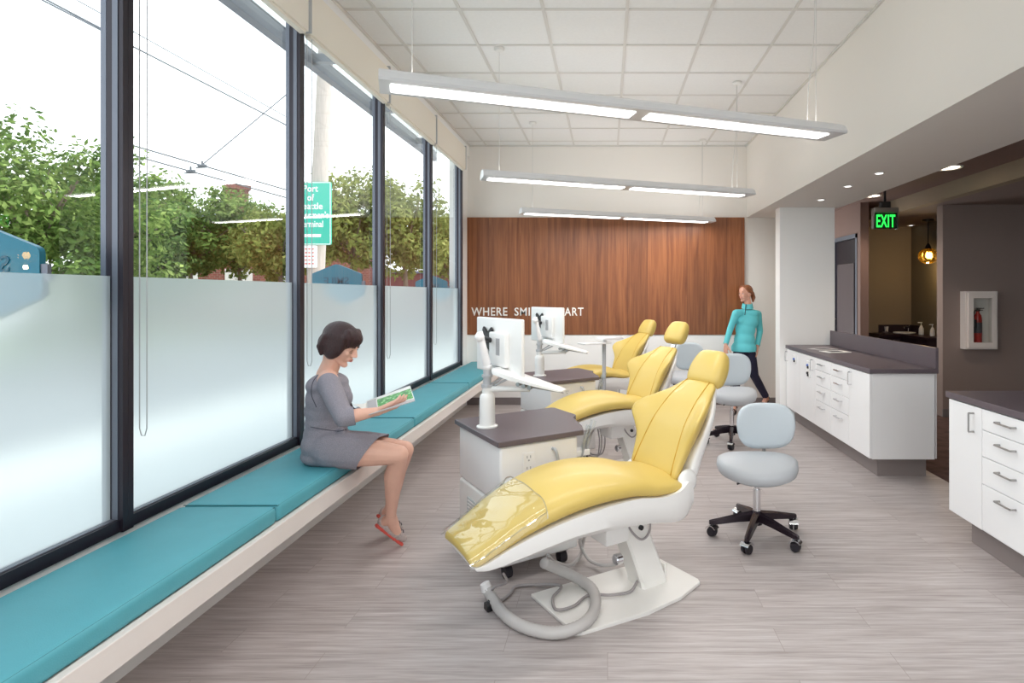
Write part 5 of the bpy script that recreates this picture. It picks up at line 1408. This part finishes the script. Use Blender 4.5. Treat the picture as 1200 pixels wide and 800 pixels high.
    B().tube([inv @ (nk + dirf * 0.070 + V(0, 0, 0.02)), inv @ (nk + dirf * 0.095 + V(0, 0, -0.06)), inv @ (nk + dirf * 0.118 + V(0, 0, -0.12))], 0.006, 6).obj('zip', 'zip', jk)
    # trousers
    tb = Blob(); tb.ell(p(871.5, 407, Y0), (0.132, 0.090, 0.09), Rz)
    for h, k, a in ((h1, k1, a1), (h2, k2, a2)):
        tb.chain([(h, 0.078), (h.lerp(k, .25), 0.080), (h.lerp(k, .5), 0.074), (k, 0.058), (k.lerp(a, .4), 0.055), (k.lerp(a, 1.02), 0.046)])
    cuts = []
    for k, a in ((k1, a1), (k2, a2)): cuts.append((inv @ k.lerp(a, .93), (a - k).normalized(), (inv @ a, 0.12)))
    tb.make('trousers', 'jeans', root, 0.008, 5, cuts=cuts, T=inv)
    for a, h, t in ((a1, hl1, t1), (a2, hl2, t2)):
        sb = Blob(); fw = (t - h).normalized(); sd = V(-fw.y, fw.x, 0).normalized()
        for k in range(12):
            f = -0.12 + 1.28 * k / 11; c = h.lerp(t, f) - V(0, 0, 0.022); wd = 0.022 + 0.012 * math.sin(max(0, f) * 2.6)
            sb.cap(c - sd * wd, 0.007, c + sd * wd, 0.007)
        so = sb.make('sandal', 'black', root, 0.005, 2, T=inv)
        g = B()
        for f, hh in ((0.72, 0.012), (0.25, 0.05)):
            c = a.lerp(t, 0.78) if f > .5 else a.lerp(h, .6); rr = 0.031 if f > .5 else 0.036
            g.tube([inv @ (c + sd * rr * math.cos(t_) + V(0, 0, rr * math.sin(t_)) ) for t_ in [math.pi * k / 10 for k in range(11)]], 0.006, 6)
        g.obj('strap', 'black', so)

def tree(name, base, height, crowns, leaf, n, m, label, group=None, trunk_r=0.16, seed=1, sparse=0.0):
    """crowns: list of (offset, radii) ellipsoids relative to the base"""
    rnd = random.Random(seed)
    t = empty(name, base, 0, label, 'tree', group)
    b = B()
    c0 = Vector(crowns[0][0])
    b.tube(spline([(0, 0, 0), (0.05, 0.03, c0.z * 0.35), (c0.x * .3, c0.y * .3, c0.z * 0.7), tuple(c0)], 6), [trunk_r * (1 - 0.75 * i / 18) for i in range(19)], 10)
    for c, r in crowns:
        c = Vector(c)
        for k in range(4):
            a = rnd.uniform(0, 6.28); e = c + Vector((r[0] * .7 * math.cos(a), r[1] * .7 * math.sin(a), r[2] * rnd.uniform(-.1, .8)))
            s = Vector((c0.x * .3, c0.y * .3, c0.z * 0.6))
            b.tube([s, s.lerp(e, .5) + Vector((0, 0, r[2] * .15)), e], [trunk_r * .45, trunk_r * .25, trunk_r * .08], 6)
    b.obj('trunk', 'bark', t, smooth='all')
    # clumps
    clumps = []
    vol = [r[0] * r[1] * r[2] for c, r in crowns]; tot = sum(vol)
    for (c, r), v in zip(crowns, vol):
        for k in range(max(8, int(90 * v / tot))):
            d = Vector((rnd.gauss(0, 1), rnd.gauss(0, 1), rnd.gauss(0, 1))).normalized(); f = rnd.uniform(0.45, 1.0)
            q = Vector(c) + Vector((d.x * r[0], d.y * r[1], d.z * r[2])) * f
            clumps.append((q, rnd.uniform(0.18, 0.34) * (r[0] + r[2]) / 2, rnd.uniform(-0.16, 0.16)))
    vs, fs, tone = [], [], []
    for k in range(n):
        q, r, tn = clumps[int(rnd.random() * len(clumps))]
        d = Vector((rnd.gauss(0, 1), rnd.gauss(0, 1), rnd.gauss(0, 0.75)))
        if d.length < 1e-3: continue
        d.normalize(); pos = q + d * r * (rnd.uniform(0.6, 1.0 + sparse))
        nrm = (d + Vector((rnd.gauss(0, .5), rnd.gauss(0, .5), .5 + rnd.gauss(0, .4)))).normalized()
        u = nrm.orthogonal().normalized(); u.rotate(Quaternion(nrm, rnd.uniform(0, 6.28))); w = nrm.cross(u)
        L = leaf * rnd.uniform(.6, 1.3); i = len(vs)
        vs += [pos - u * L * .5, pos + w * L * .24 - u * L * .05, pos + u * L * .5, pos - w * L * .24 - u * L * .05]
        fs.append((i, i + 1, i + 2, i + 3)); tone.append(min(1, max(0, 0.5 + tn + rnd.gauss(0, .16))))
    me = bpy.data.meshes.new('foliage'); me.from_pydata(vs, [], fs)
    at = me.attributes.new('tone', 'FLOAT', 'FACE')
    at.data.foreach_set('value', tone)
    link('foliage', me, m, t)
    return t

def build_outdoors():
    S(B().box(-6.5, -2.11, -12, 30, -0.20, -0.06).obj('ground_pavement', 'concrete'))
    S(B().box(-2.11, 12, -16, -3.36, -0.20, -0.06).obj('ground_forecourt', 'concrete'))
    S(B().box(-60, -6.5, -30, 90, -0.30, -0.16).obj('ground_street', 'asphalt'))
    S(B().box(-26, -17.5, -20, 80, -0.16, -0.08).obj('ground_verge', 'grass'))
    # awning frame outside, over the windows
    a = empty('awning_frame', (-2.5, 3.0, 3.45), 0, 'grey steel awning frame outside above the windows', 'awning')
    B().box(-0.10, -0.02, -7.0, 5.6, 0.055, 0.185, 0.004).obj('edge_beam', 'grey_frame', a)
    for y in MULL:
        B().box(-0.06, 0.40, y - 3.0 - 0.03, y - 3.0 + 0.03, 0.08, 0.15).obj('strut', 'grey_frame', a)
    me = bpy.data.meshes.new('canopy'); B_ = B().box(-0.02, 0.40, -7.0, 5.6, 0.165, 0.175); B_.obj('glass_roof', 'glass', a)
    # blade signs
    W, H1, H2 = 0.21, 0.172, 0.088
    def rounded(P, r=0.022):
        out = []
        n = len(P)
        for i in range(n):
            p0, p1, p2 = Vector(P[i - 1]), Vector(P[i]), Vector(P[(i + 1) % n])
            a_ = p1 + (p0 - p1).normalized() * r; b_ = p1 + (p2 - p1).normalized() * r
            for k in range(5):
                t = k / 4; out.append(tuple((1 - t) ** 2 * a_ + 2 * t * (1 - t) * p1 + t * t * b_))
        return out
    for (x, y, z, wd) in ((-2.265, 2.12, 1.628, 'nearest, cut by the left photo edge'), (-2.265, 4.88, 1.628, 'beneath the green street sign'), (-2.30, 7.62, 1.62, 'farthest, seen faintly behind the last window')):
        h = empty('hexagon_sign', (x, y, z), 0, 'teal blue hexagonal blade sign outside the glass, ' + wd, 'sign', 'hexagonal blade signs outside the windows')
        P = rounded([(0, H1), (-W, H2), (-W, -H2), (0, -H1), (W, -H2), (W, H2)])
        B().prism(P, -0.012, 0.012).obj('sign_plate', 'hex_blue', h, T=FACE)
        o = text_mesh('sign_lettering', 'SMILE', 0.085, 'hex_dark', h, ext=0.001, T=Matrix.Translation((0, -0.014, 0.0)) @ FACE @ Matrix.Scale(-1, 4, (1, 0, 0)), align='CENTER')
        B().box(0.20, 0.235, -0.008, 0.008, -0.03, 0.03).obj('wall_bracket', 'grey_frame', h)
    # utility pole with signs
    p = empty('utility_pole', px(366, 470, 14) * 1.0, 0, 'weathered wooden utility pole carrying street signs', 'utility pole')
    p.location.z = -0.1
    top = px(386, -40, 14) - p.location
    B().tube([(0, 0, 0), top * .5, top], [0.20, 0.18, 0.155], 16).obj('pole_shaft', 'pole', p, smooth=True)
    ch = top * 0.93
    B().box(-0.06, 0.06, -0.9, 0.9, ch.z - 0.06, ch.z + 0.06, T=Matrix.Translation((ch.x, ch.y, 0))).obj('cross_arm', 'pole', p)
    Ys = 13.78
    s = empty('street_sign', px(364.5, 250, Ys), 0, 'teal green street sign reading Port of Seattle Fishermen\'s Terminal with a left arrow', 'sign')
    k = Ys / 683
    B().prism(rounded([(-24 * k, -37 * k), (24 * k, -37 * k), (24 * k, 37 * k), (-24 * k, 37 * k)], .05), -0.012, 0.012).obj('sign_plate', 'sign_green', s, T=FACE)
    g = B()
    for x0, x1, z0, z1 in ((-23.3, 23.3, 35.6, 36.4), (-23.3, 23.3, -36.4, -35.6), (-23.3, -22.5, -36, 36), (22.5, 23.3, -36, 36)):
        g.box(x0 * k, x1 * k, -0.016, -0.0125, z0 * k, z1 * k)
    g.obj('sign_border', 'text_white', s)
    for i, (txt, yy) in enumerate((('Port', 221), ('of', 231.5), ('Seattle', 241.5), ("Fishermen's", 252), ('Terminal', 262.5))):
        o = text_mesh('sign_lettering', txt, 10.8 * k, 'text_white', s, ext=0.002, T=Matrix.Translation((0, -0.0145, (250 - yy - 3.5) * k)) @ FACE, align='CENTER', space=1.0)
        xs = [v.co.x for v in o.data.vertices]; w = max(xs) - min(xs); f = min(1, 44 * k / w) * 1.0
        cen = (max(xs) + min(xs)) / 2
        f = {'Port': 17, 'of': 8, 'Seattle': 28, "Fishermen's": 42, 'Terminal': 29}[txt] * k / w
        for v in o.data.vertices: v.co.x = (v.co.x - cen) * f
    B().prism([(-14, 0), (-8, 4.5), (-8, 1.7), (12, 1.7), (12, -1.7), (-8, -1.7), (-8, -4.5)], 0.013, 0.016).obj('arrow', 'text_white', s, T=Matrix.Translation((0, 0, (250 - 276) * k)) @ Matrix.Scale(k, 4, (1, 0, 0)) @ Matrix.Scale(k, 4, (0, 0, 1)) @ FACE)
    s2 = empty('street_sign', px(363, 300.5, Ys), 0, 'small white sign with faded red print below the green street sign', 'sign')
    B().prism(rounded([(-8.5 * k, -13 * k), (8.5 * k, -13 * k), (8.5 * k, 13 * k), (-8.5 * k, 13 * k)], .03), -0.01, 0.01).obj('sign_plate', 'text_white', s2, T=FACE)
    g = B()
    for j in range(5):
        for i_ in range(3): g.box((-5.5 + 4 * i_) * k, (-3 + 4 * i_) * k, -0.0125, -0.0105, (8 - 4.3 * j) * k, (9.6 - 4.3 * j) * k)
    g.obj('printed_marks', 'red_print', s2)
    # overhead wires
    W_ = [((60, -20), (700, 330), 16, 60, 'uppermost overhead wire crossing the second window'), ((62, -32), (690, 345), 18, 70, 'overhead wire just above the uppermost pair')]
    def wire(a, b_, Ya, Yb, label, r=0.026, sag=0.0):
        A, Bq = px(a[0], a[1], Ya), px(b_[0], b_[1], Yb)
        # stay straight in space
        pts = [A.lerp(Bq, i / 12) - Vector((0, 0, sag * math.sin(math.pi * i / 12))) for i in range(13)]
        o = B().tube([q - A for q in pts], r, 5).obj('overhead_wire', 'wire_out'); o.location = A
        tag(o, label, 'wire', 'overhead wires outside')
        return o
    wire((30, -10), (352, 155), 16, 20, 'long overhead wire slanting down across the top of the second window')
    wire((90, 0), (352, 146), 18, 23, 'thinner overhead wire just above the long slanting one', 0.018)
    wire((120, 160), (352, 227), 17, 22, 'overhead trolley wire with hangers, upper of the low pair')
    wire((120, 172), (352, 236), 17.5, 22, 'overhead trolley wire, lower of the low pair')
    wire((238, 192), (352, 97), 19, 20, 'short span wire rising to the right in the second window', 0.020)
    wire((-40, -50), (150, 50), 14, 16, 'overhead wire crossing the leftmost window')
    for (x, y, w) in ((237, 193.5, 'right'), (223.5, 200, 'left')):
        o = B().box(-0.14, 0.14, -0.04, 0.04, -0.05, 0.03, 0.01).cyl((0, 0, 0), (0, 0, 0.14), 0.03, n=8).cyl((-0.2, 0, -0.08), (0.2, 0, -0.06), 0.025, n=8).obj('wire_hanger', 'wire_out')
        o.location = px(x, y, 19.0); tag(o, 'dark trolley wire hanger against the sky, %s of the two' % w, 'wire hanger', 'trolley wire hangers')
    # trees
    tree('street_tree', (-12.4, 12.6, -0.1), 6, [((-.2, 0, 3.5), (2.0, 2.0, 1.7)), ((-1.6, -0.5, 4.5), (1.5, 1.5, 1.3)), ((1.3, .4, 3.2), (1.4, 1.4, 1.6)), ((-.6, 0.2, 1.8), (1.8, 1.8, 1.2)), ((.8, 0, 1.7), (1.7, 1.7, 1.2))], 0.15, 23000, 'leaf_a',
         'large near leafy tree filling the leftmost window', None, 0.14, 3, 0.6)
    k = 24 / 683
    specs = [(172, 278, 24, 1.8, 1.9, 'leaf_b', 'dark green tree at the left side of the second window'), (222, 262, 24, 2.1, 2.2, 'leaf_a', 'broad tree left of centre in the second window'),
             (280, 270, 25, 2.2, 1.9, 'leaf_a', 'spreading tree with visible trunk in the second window'), (328, 280, 23, 1.7, 1.8, 'leaf_c', 'yellowish tree at the right side of the second window'),
             (413, 255, 21, 1.75, 2.1, 'leaf_c', 'olive green tree behind the green street sign'), (474, 262, 22, 1.8, 2.0, 'leaf_c', 'yellow-green tree seen through the fourth window'),
             (130, 255, 21, 2.8, 2.3, 'leaf_b', 'dense tree standing behind the near leafy tree'), (520, 285, 26, 2.0, 1.7, 'leaf_c', 'pale tree seen through the far narrow window')]
    for i, (x, y, Y, rx, rz, m, lab) in enumerate(specs):
        c = px(x, y, Y); base = Vector((c.x, c.y, -0.12)); z = c.z + 0.12
        tree('roadside_tree', base, z, [((0, 0, z), (rx, rx, rz * .8)), ((rx * .55, -.3, z - .4), (rx * .6, rx * .6, rz * .6)), ((-rx * .5, .2, z - .1), (rx * .65, rx * .65, rz * .62)), ((rx * .2, .3, z - rz * .5), (rx * .8, rx * .7, rz * .5))],
             0.22, 8500, m, lab, 'roadside trees beyond the street', 0.13, 20 + i, 0.3)
    # brick building behind the trees
    bx = px(255, 300, 34)
    b = empty('brick_building', (bx.x, bx.y, -0.1), R(40), 'low brick building with a chimney behind the trees', 'building')
    B().box(-6, 8, -3, 3, 0, 4.6).obj('building_wall', 'brick', b)
    B().prism([(-3.3, 4.6), (3.3, 4.6), (0, 6.4)], -6.3, 8.3).obj('roof', 'roof', b, T=Matrix(((0, 0, 1, 0), (1, 0, 0, 0), (0, 1, 0, 0), (0, 0, 0, 1))))
    B().box(0.4, 1.5, -0.5, 0.5, 5.5, 8.0).box(0.3, 1.6, -0.6, 0.6, 7.8, 8.05).obj('chimney', 'brick', b)
    for x0 in (-5, -2.5, 0, 2.5, 5): B().box(x0, x0 + 1.3, -3.05, -2.98, 1.0, 3.0).obj('building_window', 'pale_panel', b)
    b2 = empty('maroon_shed', (px(440, 330, 52).x, 52, -0.1), R(20), 'long low maroon building under the trees to the right', 'building')
    B().box(-9, 9, -3, 3, 0, 3.4).obj('building_wall', 'maroon', b2)
    B().box(-9.3, 9.3, -3.3, 3.3, 3.4, 3.6).obj('roof', 'roof', b2)

def build_light_and_camera():
    w = bpy.data.worlds.new('sky'); SC.world = w; w.use_nodes = True
    nt = w.node_tree; bg = nt.nodes['Background']
    tc = nt.nodes.new('ShaderNodeTexCoord'); sx = nt.nodes.new('ShaderNodeSeparateXYZ')
    r = nt.nodes.new('ShaderNodeValToRGB'); e = r.color_ramp.elements
    e[0].position = 0.0; e[0].color = (0.96, 0.98, 1.0, 1); e[1].position = 0.9; e[1].color = (0.72, 0.86, 1.0, 1)
    k = e.new(0.3); k.color = (0.90, 0.965, 1.0, 1)
    nt.links.new(tc.outputs['Generated'], sx.inputs[0]); nt.links.new(sx.outputs[2], r.inputs[0]); nt.links.new(r.outputs[0], bg.inputs[0])
    bg.inputs[1].default_value = SKY
    sd = bpy.data.lights.new('sun', 'SUN'); sd.energy = SUN; sd.angle = R(3); sd.color = (1.0, 0.95, 0.86)
    so = bpy.data.objects.new('sun', sd); COL.objects.link(so)
    d = Vector((-0.55, -0.12, -0.80)); so.rotation_euler = d.to_track_quat('-Z', 'Y').to_euler(); so.location = (5, -5, 12)
    cd = bpy.data.cameras.new('camera'); co = bpy.data.objects.new('camera', cd); COL.objects.link(co)
    cd.sensor_width = 36; cd.lens = 683 / 1200 * 36; cd.shift_x = -112 / 1200; cd.shift_y = -56 / 1200
    cd.clip_start = 0.05; cd.clip_end = 300
    co.location = (0, 0, EYE); co.rotation_euler = (R(90), 0, 0)
    SC.camera = co
    vs = SC.view_settings; vs.view_transform = 'Standard'; vs.look = 'None'; vs.gamma = 1; vs.exposure = EXPO; vs.use_curve_mapping = False
    c = SC.cycles; c.use_denoising = True; c.denoiser = 'OPENIMAGEDENOISE'; c.max_bounces = 12; c.diffuse_bounces = 6; c.transparent_max_bounces = 24
    c.transmission_bounces = 8; c.sample_clamp_indirect = 6; c.caustics_reflective = False; c.caustics_refractive = False

SKY = 2.3; SUN = 3.2; UP_W = 4; DN_W = 12; SPOT_W = 50; EXPO = 0.3
setup_materials()
build_room(); build_windows(); build_bench(); build_letters(); build_fixtures(); build_ceiling_bits()
ext_cabinet(); build_washroom(); build_cabinets(); build_stations(); build_stools()
build_seated_woman(); build_standing_woman(); build_outdoors()
build_light_and_camera()
